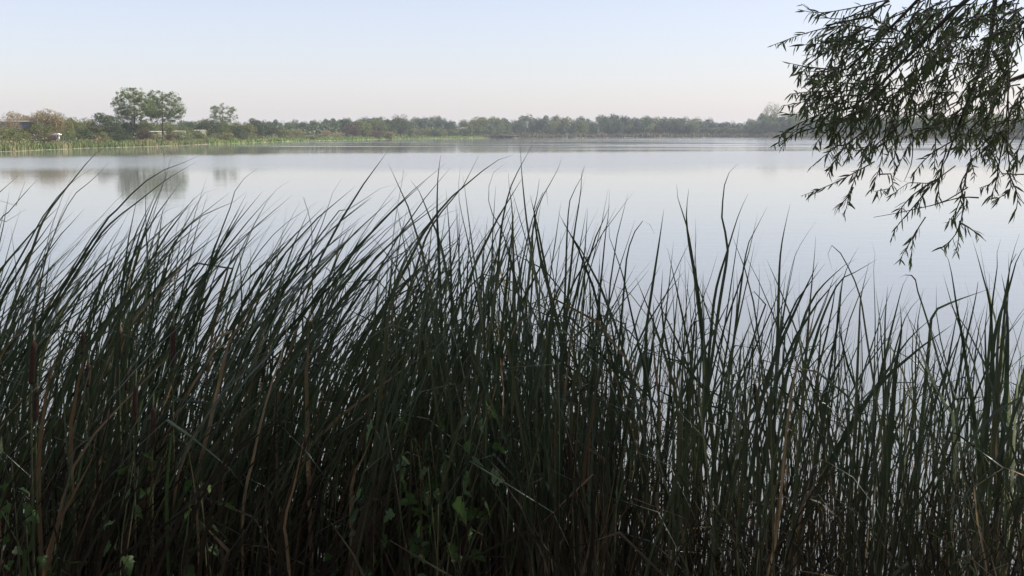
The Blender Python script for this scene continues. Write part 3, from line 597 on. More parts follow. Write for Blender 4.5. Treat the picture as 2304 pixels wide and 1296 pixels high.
# traced blades that stand out against the water: pixel polyline tip -> down, width px, distance
def sc(pts, s, ox, oy): return [(ox + x * s, oy + y * s) for x, y in pts]
A = lambda *p: sc(p, 800 / 2160, 0, 320)
B_ = lambda *p: sc(p, 800 / 1788, 750, 320)
C_ = lambda *p: sc(p, 504 / 1633, 1800, 500)
D_ = lambda *p: list(p)
HERO = [
 (A((610, 8), (540, 75), (440, 215), (280, 440), (200, 640)), 15, 'tallest leaning blade of the left stand, tip over the far reeds'),
 (A((705, 115), (600, 215), (470, 310), (380, 450), (300, 640)), 13, None),
 (A((345, 220), (200, 310), (60, 430), (-60, 560)), 11, None),
 (A((160, 190), (0, 310), (-120, 420)), 12, None),
 (A((1105, 55), (1060, 140), (960, 400), (900, 640), (885, 900)), 17, 'upright broad blade in front of the poplar reflection'),
 (A((1195, 75), (1060, 140), (940, 190), (820, 290), (700, 420), (560, 600)), 12, None),
 (A((1180, 120), (1000, 230), (850, 350), (700, 470), (560, 640)), 11, None),
 (A((1245, 115), (1120, 260), (1040, 370), (960, 520), (900, 700)), 12, None),
 (A((1540, 160), (1430, 260), (1390, 400), (1330, 570), (1270, 760)), 11, None),
 (A((1755, 230), (1650, 310), (1580, 430), (1480, 620), (1400, 800)), 11, None),
 (A((1280, 290), (1220, 310), (1150, 440), (1060, 620), (1000, 800)), 10, None),
 (A((1490, 300), (1420, 360), (1220, 450), (1100, 560), (980, 740)), 10, None),
 (A((1795, 385), (1802, 340), (1850, 410), (1890, 540), (1895, 760)), 7, None),
 (A((2065, 225), (2010, 320), (1970, 460), (1900, 640), (1850, 820)), 9, None),
 (A((2150, 310), (2050, 450), (1950, 600), (1850, 800)), 10, None),
 (A((1920, 365), (1700, 520), (1550, 700), (1450, 900)), 10, None),
 (A((580, 155), (470, 220), (380, 300), (300, 400), (200, 560)), 9, None),
 (A((940, 310), (910, 440), (895, 560), (900, 760)), 10, None),
 (A((1140, 375), (1000, 420), (840, 560), (700, 740)), 8, None),
 (B_((938, 0), (945, 130), (955, 240), (975, 420), (1010, 640), (1030, 800)), 13, 'tallest central blade with its tip against the far shore'),
 (B_((1000, 10), (940, 120), (890, 230), (850, 400), (830, 600)), 12, None),
 (B_((1155, 75), (1120, 160), (1050, 280), (1010, 400), (990, 600)), 14, None),
 (B_((1275, 120), (1250, 190), (1195, 280), (1178, 420), (1170, 620)), 11, None),
 (B_((1252, 113), (1243, 150), (1240, 260), (1215, 430), (1195, 620)), 11, 'blade with a looped tip right of the tall central blades'),
 (B_((545, 62), (530, 55), (536, 90), (525, 200), (522, 370), (530, 560)), 13, 'upright blade with a curled tip left of the central stand'),
 (B_((330, 150), (340, 140), (342, 180), (318, 330), (300, 470), (290, 640)), 11, 'thin blade with a hooked tip alone before pale water'),
 (B_((735, 60), (690, 150), (640, 240), (560, 330), (480, 450), (420, 620)), 11, None),
 (B_((905, 68), (850, 80), (770, 130), (660, 220), (570, 300), (480, 420), (400, 560)), 13, 'long arching blade reaching right over the central water'),
 (B_((865, 105), (800, 160), (780, 260), (795, 350), (850, 450), (900, 640)), 12, None),
 (B_((400, 190), (440, 250), (480, 360), (530, 480), (570, 660)), 15, None),
 (B_((310, 215), (240, 230), (150, 290), (60, 350), (-40, 430)), 10, None),
 (B_((645, 120), (632, 230), (640, 330), (665, 440), (700, 640)), 12, None),
 (B_((880, 150), (885, 230), (900, 350), (905, 560)), 13, None),
 (B_((1405, 245), (1390, 370), (1370, 470), (1350, 660)), 9, None),
 (B_((1640, 480), (1600, 415), (1565, 400), (1525, 440), (1480, 560), (1460, 760)), 10, None),
 (B_((1035, 180), (1020, 290), (1008, 340), (1020, 450), (1050, 620), (1100, 800)), 18, 'broadest dark blade standing in the central stand'),
 (B_((1085, 330), (1070, 230), (1050, 270), (1010, 360), (960, 560)), 11, None),
 (B_((1330, 350), (1380, 380), (1385, 470), (1440, 620), (1490, 820)), 10, None),
 (B_((640, 330), (560, 360), (480, 420), (380, 560)), 12, None),
 (D_((1683, 372), (1650, 400), (1636, 450), (1630, 500), (1640, 560), (1620, 680), (1600, 820)), 12, 'tallest blade of the right stand with a bent tip'),
 (D_((1553, 425), (1546, 480), (1550, 540), (1567, 640), (1585, 800)), 16, None),
 (D_((1517, 412), (1524, 454), (1542, 500), (1560, 600), (1580, 760)), 13, None),
 (D_((1692, 438), (1668, 480), (1640, 560), (1610, 660), (1595, 800)), 12, None),
 (D_((1720, 462), (1700, 510), (1680, 560), (1660, 700)), 10, None),
 (D_((1833, 493), (1800, 545), (1780, 600), (1760, 720), (1750, 860)), 13, None),
 (D_((1782, 460), (1766, 520), (1755, 590), (1750, 740)), 11, None),
 (C_((125, 100), (110, 250), (80, 520), (60, 760)), 10, None),
 (C_((405, 175), (340, 310), (300, 450), (280, 700), (230, 1000)), 9, None),
 (C_((148, 315), (140, 190), (190, 155), (260, 200), (340, 320), (430, 520), (480, 800)), 8, 'thin arched blade drooping over the right-hand water'),
 (C_((350, 250), (290, 300), (180, 420), (120, 500), (60, 620), (0, 800)), 14, None),
 (C_((520, 255), (470, 300), (350, 380), (280, 430), (180, 650), (100, 900)), 11, None),
 (C_((490, 270), (470, 400), (440, 560), (430, 800)), 12, None),
 (C_((568, 150), (572, 230), (548, 330), (550, 660), (545, 900)), 10, None),
 (C_((770, 380), (740, 460), (700, 640), (640, 900)), 11, None),
 (C_((568, 378), (640, 353), (720, 362), (800, 385), (830, 460), (900, 640), (980, 900)), 10, None),
 (C_((1065, 190), (1105, 290), (1125, 450), (1150, 650), (1200, 950)), 13, None),
 (C_((1260, 130), (1290, 230), (1330, 380), (1385, 600), (1400, 900)), 13, None),
 (C_((1450, 120), (1430, 200), (1435, 320), (1405, 560), (1380, 900)), 11, None),
 (C_((1460, 492), (1300, 535), (1150, 580), (1000, 640), (960, 700), (940, 900)), 13, 'blade snapped sideways almost level over the right-hand water'),
 (C_((970, 655), (860, 760), (760, 880), (650, 1060), (500, 1290)), 13, None),
 (C_((885, 470), (845, 560), (770, 670), (700, 900), (650, 1150)), 14, None),
 (C_((740, 600), (745, 800), (700, 1050), (680, 1290)), 20, None),
 (C_((310, 875), (270, 920), (250, 1060), (200, 1290)), 13, None),
 (C_((330, 815), (240, 780), (150, 735), (140, 900), (130, 1150)), 9, None),
 (C_((1590, 120), (1540, 240), (1500, 480), (1420, 800), (1390, 1150)), 17, 'dark clumped cattail at the right edge, tips leaning out'),
 (C_((1640, 90), (1570, 250), (1510, 500), (1450, 800), (1430, 1150)), 16, None),
 (C_((1650, 430), (1600, 560), (1560, 780), (1520, 1050), (1500, 1290)), 17, None),
 (C_((1525, 260), (1530, 215), (1515, 280), (1500, 520), (1470, 900)), 12, None),
 (C_((820, 650), (860, 820), (980, 1000), (1060, 1200)), 9, None),
 (C_((1230, 415), (1265, 420), (1270, 520), (1240, 720), (1180, 1000)), 10, None),
]
def zone(px): return 'left' if px < 850 else ('mid' if px < 1400 else 'right')
PLACES = [(150, 'at the left edge below the grey barn'), (280, 'left of the poplar reflection'), (450, 'below the poplar reflection'), (650, 'below the small poplar'),
          (850, 'between the small poplar and the central stand'), (1000, 'on the left flank of the central stand'), (1200, 'in the heart of the central stand'),
          (1400, 'on the right flank of the central stand'), (1560, 'in the gap right of the central stand'), (1720, 'around the tallest right-hand blade'),
          (1900, 'right of the tallest right-hand blade'), (2150, 'below the hanging willow twigs'), (9999, 'in the dark clump at the right edge')]
def cattail_label(px, Y):
    place = next(p for q, p in PLACES if px < q)
    look = {'left': 'wind-bent green cattail', 'mid': 'dark crossed-blade cattail', 'right': 'slender cattail'}[zone(px)]
    row = 'front row' if Y < 4.3 else 'back row'
    return look + ' ' + place + ', ' + row, row + ' cattails ' + place
hr = np.random.default_rng(21)
heads_spots = []
NPL = 0
for pts, wpx, lab in HERO:
    Y = hr.uniform(3.5, 5.0); 
    W = [at(x, y, Y) for x, y in pts][::-1]
    # depth drifts a little along the blade
    dy = hr.normal(0, 0.12); W = [p + np.array([0, dy * (i / len(W)) ** 2, 0]) for i, p in enumerate(W)]
    low = W[0]; dirx = float(np.clip((W[1][0] - W[0][0]) / max(0.05, W[1][2] - W[0][2]), -0.75, 0.75))
    dz = max(0, low[2] - 0.1); X = low[0] - dirx * 0.55 * dz; z = ZG(X, low[1]); dz = low[2] - z
    P = [np.array([low[0] - dirx * dz * (q - 0.45 * q * q), low[1], low[2] - dz * q]) for q in ((1, 0.67, 0.33) if dz > 0.5 else (1,))]
    P += W
    lb, gp = cattail_label(project(low)[0], Y)
    pl = new_plant(lab or lb, None if lab else gp, X, low[1]); NPL += 1
    side = rand_side(hr, 0.45); add_leaf(pl, P, wpx / FP * Y * (0.48 if low[0] < -0.5 else (0.56 if low[0] < 0.55 else 0.64)), side, hr.normal(0, 0.5), 'blade', 34, tip=0.3)
    for k in range(int(hr.integers(2, 5))):
        px0 = project(low)[0]; a, b = lean_of(px0, hr); h = hr.uniform(0.45, 0.85) * (max(p[2] for p in W) - z)
        root = P[0] + [hr.normal(0, 0.03), hr.normal(0, 0.03), 0]; tip = root + [(a + b) * h * 0.5, hr.normal(0, 0.15), h]
        dry = hr.random() < 0.12
        add_leaf(pl, blade_curve(root, tip, hr, a=a, b=b, kink=hr.random() < 0.15), hr.uniform(0.007, 0.014), rand_side(hr, 0.9), hr.normal(0, 0.9), 'blade_dry' if dry else 'blade', tip=0.2)

def random_plant(px, Y, r, lab, grp, nl, low=0.0, spread=300, dry=0.08, wid=(0.0055, 0.0115), kinkp=0.18, mat='blade'):
    pos = at(px, 1000, Y); X = pos[0]; z = ZG(X, Y); pl = new_plant(lab, grp, X, Y)
    pf = r.normal(1.08, 0.28) if r.random() < (0.94 if px < 850 else 0.85) else r.uniform(-0.3, 0.4); low = low + r.normal(0, 30)
    for k in range(nl):
        a, b = lean_of(px, r); a = a * pf + r.normal(0, 0.05); b *= pf
        e = np.interp(px, *ENV) + ENV_SHIFT + low + spread * r.random() ** 1.15
        zt = at(px, e, Y)[2] + r.normal(0, 0.03); h = max(0.4, zt - z)
        root = np.array([X + r.normal(0, 0.03), Y + r.normal(0, 0.03), z]); dx = (0.75 * a + 0.55 * b) * h * 0.62; dx = float(np.clip(dx, -0.22 * h, (0.36 if px < 780 else 0.22) * h))
        tip = root + [dx, r.normal(0, 0.2), h]
        q = r.random(); m = 'blade_dry' if q < dry else mat
        add_leaf(pl, blade_curve(root, tip, r, a=a, b=b, kink=r.random() < kinkp), r.uniform(*wid), rand_side(r, 0.7), r.normal(0, 0.7), m, tip=r.uniform(0.14, 0.26))
    return pl
pr = np.random.default_rng(33)
for n, lo, hi in ((100, -190, 850), (66, 800, 1390), (66, 1390, 2420)):
    for k in range(n):
        px = lo + (hi - lo) * (k + pr.random()) / n; Y = pr.uniform(3.3, 6.2)
        lb, gp = cattail_label(px, Y)
        random_plant(px, Y, pr, lb, gp, int(pr.integers(6, 11)) if px < 1390 else int(pr.integers(5, 9)), dry=0.04 if px < 1390 else 0.03, kinkp=0.22 if px < 900 else 0.34)

# seed-head plants: head top px, bottom px, radius px, fluffy
HEADS = [((77, 765), (70, 868), 9.5, False, 'brown seed head on a cattail near the left edge, upper of two', 3.1),
         ((84, 874), (80, 950), 8.5, False, 'reddish lit seed head just below the upper one near the left edge', 3.2),
         ((200, 818), (197, 872), 8, False, 'dull brown seed head among dry leaves on the left', 3.5),
         ((188, 745), (186, 800), 7, False, 'slim brown seed head above the dull one on the left', 3.7),
         ((270, 742), (267, 812), 7, True, 'seed head with a pale fluffy top on the left', 3.6),
         ((286, 826), (284, 880), 6, False, 'thin reddish seed head right of the fluffy one', 3.7),
         ((391, 732), (388, 830), 8, False, 'long dark red seed head in the left stand below the poplar reflection', 3.4),
         ((306, 866), (302, 960), 8, False, 'dark seed head deep in the shaded left stand', 3.2),
         ((345, 915), (342, 1010), 7.5, False, 'reddish seed head low in the shaded left stand', 3.2),
         ((594, 826), (592, 862), 6.5, True, 'small seed head with a pale tip left of the orange dead leaf', 3.6),
         ((1281, 960), (1286, 1110), 6.5, False, 'long thin red-brown seed head low in the centre', 3.4),
         ((1697, 858), (1709, 950), 6.5, False, 'slim dark seed head in the right stand', 3.9)]
for (tp, bt, rp, fl, lab, Y) in HEADS:
    a = at(*tp, Y); b = at(*bt, Y); X = b[0] - (a[0] - b[0]) * 3; pl = new_plant('cattail with ' + lab, None, X, Y)
    add_head(pl, a, b, rp * 0.72 / FP * Y, fl)
    for k in range(3):
        px0 = project(b)[0]; aa, bb = lean_of(px0, pr); root = np.array(pl.location) + [pr.normal(0, .02), pr.normal(0, .02), 0]
        h = (a[2] - root[2]) * pr.uniform(0.7, 1.15)
        add_leaf(pl, blade_curve(root, root + [(aa + bb) * 0.4 * h, pr.normal(0, .1), h], pr, a=aa, b=bb, kink=k == 2), pr.uniform(.01, .017), rand_side(pr, .9), pr.normal(0, .8), 'blade' if k else 'blade_dry')

# single standing-out dry, broad and painted-sunlight leaves, each its own plant
ODD = [
 ('dead_leaf', 'long orange-brown dead cattail leaf leaning in the left stand', [(672, 690), (655, 705), (632, 800), (600, 900), (570, 1030), (545, 1200)], 14, 'blade_dry', 3.1),
 ('dead_leaf', 'short bright bent straw stalk beside the long dead leaf', [(710, 760), (697, 700), (692, 735), (694, 800), (690, 900)], 11, 'blade_dry', 3.4),
 ('dead_leaf', 'curled dry leaf over the seed heads on the left', [(250, 738), (215, 755), (190, 800), (170, 900), (160, 1050)], 11, 'blade_dry', 3.2),
 ('dead_leaf', 'dry straw leaf pointing right among the left seed heads', [(173, 766), (140, 785), (115, 830), (95, 960), (88, 1150)], 12, 'blade_dry', 3.05),
 ('dead_leaf', 'narrow tan leaf hanging at the left edge', [(10, 840), (8, 810), (0, 795), (-10, 860), (-14, 1000)], 10, 'blade_dry', 3.1),
 ('dead_leaf', 'orange dead leaf tip low in the dark centre-left', [(842, 960), (826, 1010), (806, 1055), (790, 1130)], 11, 'blade_dry', 3.15),
 ('dead_leaf', 'thin rust-coloured stalk in the dark left foreground', [(420, 985), (428, 1040), (440, 1110), (448, 1250)], 7, 'blade_dry', 3.0),
 ('dead_leaf', 'thin brown dead stalk along the bottom left of centre', [(690, 960), (660, 1100), (640, 1180), (650, 1280)], 8, 'blade_dry', 2.95),
 ('dead_leaf', 'long tan leaf lying across the upper left stand', [(705, 600), (690, 660), (675, 720), (640, 830), (620, 950)], 9, 'blade_dry', 3.7),
 ('sunpaint_leaf', 'leaf painted pale for sunlight, leaning at the upper left edge', [(58, 405), (45, 450), (20, 480), (-30, 540)], 8, 'blade_sunpaint', 4.4),
 ('sunpaint_leaf', 'yellow-green leaf painted pale for sunlight, below the upper left one', [(60, 470), (30, 490), (0, 510), (-60, 580)], 8, 'blade_sunpaint', 4.2),
 ('sunpaint_leaf', 'dry stalk painted whitish for sunlight, leaning left in the right stand', [(2036, 690), (2060, 760), (2090, 840), (2120, 900), (2150, 1000)], 9, 'blade_sunpaint', 4.2),
 ('sunpaint_leaf', 'leaf with a painted sun glint left of the dark right-edge clump', [(2226, 615), (2222, 640), (2240, 720), (2262, 840), (2270, 1000)], 9, 'blade_sunpaint', 4.3),
 ('sunpaint_leaf', 'straw leaf painted pale for sunlight at the right edge low over the water', [(2300, 760), (2290, 860), (2282, 980), (2275, 1120)], 7, 'blade_sunpaint', 4.0),
 ('sunpaint_leaf', 'second straw leaf painted pale for sunlight, crossing the whitish stalk on the right', [(2110, 760), (2085, 790), (2060, 850), (2040, 960)], 6, 'blade_sunpaint', 4.3),
 ('broad_leaf', 'broad pale green blade standing low at the left edge', [(88, 1085), (86, 1120), (78, 1180), (66, 1240), (55, 1296)], 13, 'weed_leaf', 2.85),
 ('broad_leaf', 'pale blade arching over the bottom left corner', [(225, 1268), (190, 1262), (150, 1270), (110, 1296)], 11, 'weed_leaf', 2.85),
 ('broad_leaf', 'short bright green leaf tip crossing the dark left stand', [(428, 1012), (405, 975), (390, 960), (380, 1040), (376, 1200)], 10, 'weed_leaf', 3.0),
]
for nm, lab, pts, wpx, mat, Y in ODD:
    W = [at(x, y, Y + 0.02 * i) for i, (x, y) in enumerate(pts)][::-1]; low = W[0]; X = low[0]; z = ZG(X, low[1])
    P = ([np.array([X, low[1], z])] if low[2] - z > 0.12 else []) + W
    t = thing(nm, lab, 'leaf', (X, low[1], z)); add_leaf(t, P, wpx / FP * Y, rand_side(pr, 0.4), pr.normal(0, .5), mat, 18, 'blade')

# the undergrowth and the rows behind that nobody could count
def mass(name, label, n, px0, px1, y0, y1, tip0, tip1, wid, mat, seed, lean=1.0, seg=7):
    r = np.random.default_rng(seed); mb = MB()
    for k in range(n):
        px = r.uniform(px0, px1); Y = r.uniform(y0, y1); X = at(px, 1000, Y)[0]; z = ZG(X, Y)
        e = r.uniform(tip0, tip1) + max(0, np.interp(px, *ENV) - 480) * 0.6
        h = max(0.25, at(px, e, Y)[2] - z); a, b = lean_of(px, r)
        root = np.array([X, Y, z]); tip = root + [(0.75 * a + 0.5 * b) * h * 0.6 * lean + r.normal(0, 0.1), r.normal(0, 0.2), h]
        mb.add(*blade_geo(blade_curve(root, tip, r, a=a, b=b, kink=r.random() < 0.2), r.uniform(*wid), rand_side(r, 0.9), r.normal(0, 1), seg))
    me = mb.mesh(name, mat, True); tag(link(name, me), label, kind='stuff')
mass('reed_mass', 'dense shaded cattail leaves deep in the left and central stand', 1300, -200, 1380, 3.1, 6.0, 570, 960, (.0045, .0095), 'blade', 71)
mass('reed_mass', 'thin cattail leaves standing behind the right stand', 430, 1340, 2420, 3.6, 5.6, 600, 980, (.004, .009), 'blade', 72)
mass('reed_mass', 'cattail stand going on beyond the left edge of the view', 900, -1300, -170, 3.1, 6.2, 440, 950, (.006, .012), 'blade', 78)
mass('reed_mass', 'cattail stand going on beyond the right edge of the view', 520, 2400, 3500, 3.4, 6.0, 470, 1000, (.006, .012), 'blade', 79)
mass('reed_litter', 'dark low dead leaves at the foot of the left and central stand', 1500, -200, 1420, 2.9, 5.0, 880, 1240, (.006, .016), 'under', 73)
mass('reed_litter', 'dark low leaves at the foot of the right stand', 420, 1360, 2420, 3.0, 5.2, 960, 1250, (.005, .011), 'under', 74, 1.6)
mass('reed_litter', 'crossed low green leaves at the foot of the right stand', 330, 1360, 2420, 3.4, 5.4, 880, 1200, (.004, .010), 'blade', 77, 2.2)
mass('dry_litter', 'scattered thin dry stalks in the left stand', 260, -150, 1400, 3.0, 5.2, 640, 1200, (.003, .008), 'blade_brown', 75)
mass('dry_litter', 'scattered thin dry stalks in the right stand', 40, 1400, 2400, 3.3, 5.2, 760, 1200, (.003, .007), 'blade_brown', 76)

# ------------------------------------------------------------------ leafy weeds at the foot of the reeds
def weed_leaf_mesh(seed):
    r = np.random.default_rng(seed); out = [(0, 0)]
    side = [(0.28, 0.02), (0.46, 0.16), (0.40, 0.30), (0.44, 0.46), (0.26, 0.52), (0.24, 0.72), (0.08, 0.86)]
    L_ = [(x * r.uniform(.85, 1.15), y) for x, y in side]; Rr = [(-x * r.uniform(.85, 1.15), y) for x, y in side]
    pts = [(0, 0.08)] + L_ + [(0, 1.0)] + Rr[::-1]
    V = [(x, y, 0.18 * abs(x) - 0.25 * y * y + 0.04 * math.sin(9 * x + 7 * y)) for x, y in pts] + [(0, 0.45, -0.06)]
    n = len(pts); return mesh('leaf', V, [(i, (i + 1) % n, n) for i in range(n)], 'weed_leaf')
WL = [weed_leaf_mesh(i) for i in range(4)]
def weed(label, px, py_base, Y, stems, leafsize, seed, spreadpx, toppx):
    r = np.random.default_rng(seed); X = at(px, py_base, Y)[0]; t = thing('leafy_weed', label, 'weed', (X, Y, ZG(X, Y))); o = np.array(t.location)
    for k in range(stems):
        ex = px + r.uniform(-spreadpx, spreadpx); ey = r.uniform(*toppx); tip = at(ex, ey, Y + r.uniform(-0.12, 0.12)) - o
        mid = tip * [0.45, 0.5, 0.6] + r.normal(0, 0.04, 3); c = catmull([np.zeros(3), mid, tip], 14)
        link('stem', mesh('stem', *tube(c, 0.004, 0.0015, 5), 'stem', True), t)
        for i in range(4, 14):
            for s in (-1, 1):
                if r.random() < 0.35: continue
                p = c[i] + np.array([s * r.uniform(.01, .05), r.normal(0, .03), r.normal(0, .015)])
                l = link('leaf', WL[int(r.integers(4))], t, tuple(p)); q = leafsize * r.uniform(0.6, 1.3); l.scale = (q, q, q)
                l.rotation_euler = (r.uniform(-0.9, 0.5) - 0.6, r.normal(0, 0.5), -s * r.uniform(0.5, 2.2))
weed('lobed-leaf climbing weed in the dark bottom centre', 985, 1296, 3.05, 11, 0.06, 81, 130, (925, 1150))
weed('small bright-leaved weed in the dark bottom left', 292, 1200, 3.0, 2, 0.045, 82, 20, (1020, 1060))
weed('small leafy weed low between the left reeds', 460, 1220, 3.0, 2, 0.05, 83, 20, (1080, 1130))
weed('low fine-leaved weed in the bottom left corner', 30, 1250, 2.9, 4, 0.04, 84, 60, (1000, 1180))
weed('small leafy weed left of the bottom centre weed', 815, 1220, 3.05, 2, 0.045, 85, 20, (1100, 1130))

# ------------------------------------------------------------------ the willow over the right-hand side
def willow_leaf_geo():
    # lanceolate, folded along the midrib, drooping: length 1 along +X
    xs = [0.0, 0.18, 0.45, 0.75, 1.0]; ws = [0.012, 0.062, 0.082, 0.05, 0.004]; V = []
    for x, w in zip(xs, ws):
        z = -0.14 * x * x; V += [(x, -w, z + w * 0.35), (x, 0, z), (x, w, z + w * 0.35)]
    F = []
    for i in range(4):
        a = i * 3; F += [(a, a + 1, a + 4, a + 3), (a + 1, a + 2, a + 5, a + 4)]
    return np.array(V), F
WLV, WLF = willow_leaf_geo(); WLF = np.array(WLF)
WILLOW_LEAF = mesh('leaf', WLV, WLF, 'willow_leaf', True)
def frames(dirs, r):
    x = unit(dirs); up = unit(r.normal(size=x.shape) * 0.6 + [0, -0.5, 0.8]); y = unit(np.cross(up, x)); z = np.cross(x, y)
    return np.stack([x, y, z], -1)     # columns
def willow():
    r = np.random.default_rng(91); base = np.array([4.6, 3.4, ZG(4.6, 3.4)])
    t = thing('willow_tree', 'willow with narrow hanging leaves reaching in from the upper right', 'tree', base)
    W = lambda cx, cy: (1700 + cx * 604 / 1263, cy * 620 / 1296)
    trunk = catmull([base, [4.5, 3.5, 1.6], [4.3, 3.7, 3.0], [4.0, 3.9, 4.2], [3.7, 4.2, 6.0]], 14)
    link('trunk', mesh('trunk', *tube(trunk - base, 0.26, 0.09, 12), 'willow_bark', True), t)
    limbs = []; lo = []
    def limb(P, r0, r1):
        C = catmull(P, 14); limbs.append(C); lo.append(None); lo[-1] = link('branch', mesh('branch', *tube(C - base, r0 * 0.7, r1 * 0.7, 8), 'willow_bark', True), t); return C
    def pix(pts, Y0, Y1): 
        return [at(*W(*p), Y0 + (Y1 - Y0) * i / (len(pts) - 1)) for i, p in enumerate(pts)]
    limb([trunk[8]] + [np.array([3.4, 4.3, 4.3])] + pix([(1040, -40), (930, 60), (850, 150), (690, 285), (600, 380), (520, 470)], 4.6, 4.7), 0.05, 0.008)
    limb([trunk[7]] + [np.array([3.6, 4.6, 3.9])] + pix([(1200, -60), (1150, 60), (1110, 190), (1060, 330), (1000, 470), (950, 640), (900, 740)], 4.9, 4.8), 0.055, 0.006)
    limb([trunk[6], np.array([3.7, 4.4, 3.3])] + pix([(1330, 340), (1230, 320), (1165, 285), (1120, 240)], 5.0, 5.0), 0.04, 0.014)
    limb([trunk[9], np.array([3.2, 4.0, 4.6])] + pix([(820, -60), (700, 60), (600, 180), (520, 260), (430, 330)], 4.3, 4.4), 0.035, 0.006)
    limb([trunk[9], np.array([3.2, 4.5, 4.6])] + pix([(700, -50), (560, 20), (440, 80), (330, 120)], 4.5, 4.5), 0.03, 0.005)
    limb([trunk[6], np.array([3.5, 5.0, 3.4])] + pix([(1300, 420), (1200, 520), (1170, 640), (1150, 740)], 5.2, 5.1), 0.03, 0.005)
    limb([trunk[7], np.array([3.5, 4.7, 3.7])] + pix([(1263, 100), (1210, 230), (1190, 400), (1180, 560)], 5.3, 5.2), 0.03, 0.005)
    # high limbs arching out over the bank and the reeds (they shade the foreground)
    for tgt in ([1.6, 5.2, 5.6], [-0.6, 5.0, 5.6], [2.2, 3.0, 6.0], [0.2, 2.6, 5.8], [-2.2, 3.8, 5.2], [3.6, 6.0, 5.6], [5.6, 5.6, 5.2], [-1.6, 1.4, 5.4], [1.8, 0.6, 5.8],
                [5.8, 3.4, 5.6], [4.4, 1.6, 5.4], [6.6, 4.8, 4.2], [0.0, -0.8, 5.4], [2.4, -1.4, 5.2], [-2.4, 0.0, 5.0], [7.5, 3.0, 4.6], [8.0, 5.4, 4.8], [6.8, 6.6, 5.2], [7.0, 1.4, 5.0]):
        g = np.array(tgt, float); limb([trunk[12 if g[2] > 5.3 else 10], (trunk[12] + g) / 2 + [0, 0, 0.9], g], 0.07, 0.012)
    sprays = []     # (curve, leaf spacing)
    def S(pts, Y=None, dy=0.1, sp=0.018):
        Y = r.uniform(4.2, 5.3) if Y is None else Y
        P = [at(*W(*p), Y + dy * r.normal() * i / len(pts)) for i, p in enumerate(pts)]; L_ = np.linalg.norm(np.diff(P, axis=0), axis=1).sum()
        sprays.append((catmull(P, max(6, int(L_ / 0.05))), sp))
    for pts in ([(620, 0), (440, 40), (300, 60), (200, 45)], [(560, 20), (400, 90), (280, 60), (215, 18)], [(650, 150), (420, 120), (240, 155), (75, 215)],
                [(640, 200), (420, 190), (300, 205), (180, 215)], [(600, 230), (400, 230), (290, 250), (222, 300)], [(620, 330), (400, 360), (310, 350), (235, 360)],
                [(600, 400), (400, 390), (300, 385), (232, 345)], [(600, 400), (400, 430), (300, 460), (225, 405)], [(560, 440), (330, 460), (220, 480), (120, 500)],
                [(520, 470), (300, 500), (200, 540), (110, 525)], [(500, 500), (300, 540), (170, 600), (110, 640)], [(480, 520), (350, 580), (190, 630), (75, 690)],
                [(300, 560), (200, 610), (150, 650), (128, 705)], [(480, 560), (420, 660), (340, 720), (262, 785)], [(430, 640), (400, 720), (360, 770), (345, 810)],
                [(560, 480), (590, 600), (545, 680), (450, 700)], [(620, 430), (560, 600), (500, 760), (460, 860), (415, 1020)], [(560, 760), (470, 810), (350, 870), (215, 922)],
                [(460, 880), (440, 920), (400, 960), (378, 978)], [(620, 540), (600, 700), (580, 800), (540, 900)], [(640, 560), (670, 660), (650, 740), (655, 800)],
                [(700, 500), (735, 640), (700, 720), (660, 810)], [(580, 820), (640, 820), (640, 880), (560, 900)], [(900, 740), (840, 850), (780, 930), (770, 1020)],
                [(940, 780), (820, 860), (720, 860), (635, 925)], [(860, 840), (760, 900), (700, 960), (672, 1000)], [(820, 880), (720, 1000), (660, 1070), (632, 1140)],
                [(800, 1020), (745, 1110), (735, 1180), (730, 1255)], [(760, 1080), (720, 1150), (690, 1200), (680, 1230)], [(1000, 780), (975, 900), (940, 1000), (900, 1050)],
                [(985, 900), (965, 1050), (920, 1130), (865, 1170)], [(960, 1040), (960, 1100), (950, 1150), (945, 1190)], [(965, 1050), (1030, 1090), (1050, 1130)],
                [(1100, 700), (1150, 800), (1110, 860), (1052, 885)], [(1150, 740), (1130, 860), (1100, 940)], [(1180, 640), (1200, 850), (1190, 900), (1110, 950)],
                [(1180, 800), (1220, 880), (1235, 940), (1215, 1015)], [(1263, 640), (1230, 720), (1215, 790)], [(1290, 700), (1240, 760), (1210, 800)],
                [(1130, 560), (1120, 680), (1090, 760)], [(1000, 600), (1010, 720), (1030, 830)], [(1150, 620), (1200, 700), (1230, 745)], [(1263, 820), (1230, 820), (1180, 815)],
                [(950, 650), (830, 720), (770, 780), (740, 830)], [(900, 700), (870, 800), (860, 900), (845, 970)], [(1000, 800), (960, 880), (1000, 950), (975, 985)]):
        S(pts)
    # bare whippy twigs
    for pts in ([(1000, 880), (880, 950), (700, 995), (555, 1022)], [(640, 400), (645, 560), (600, 700)], [(1185, 330), (1190, 640), (1170, 800)], [(1050, 930), (960, 930), (820, 970)],
                [(970, 1050), (1020, 1080), (1085, 1135)], [(740, 640), (735, 760), (700, 850)]):
        S(pts, sp=0.3)
    # dense inner mass: sprays hanging left and down from the limbs in view
    poly = [(380, 20), (1300, -60), (1300, 640), (900, 640), (640, 640), (420, 600), (330, 480), (330, 300), (380, 150)]
    def inside(x, y):
        c = False
        for i in range(len(poly)):
            (x0, y0), (x1, y1) = poly[i], poly[i - 1]
            if (y0 > y) != (y1 > y) and x < (x1 - x0) * (y - y0) / (y1 - y0) + x0: c = not c
        return c
    k = 0
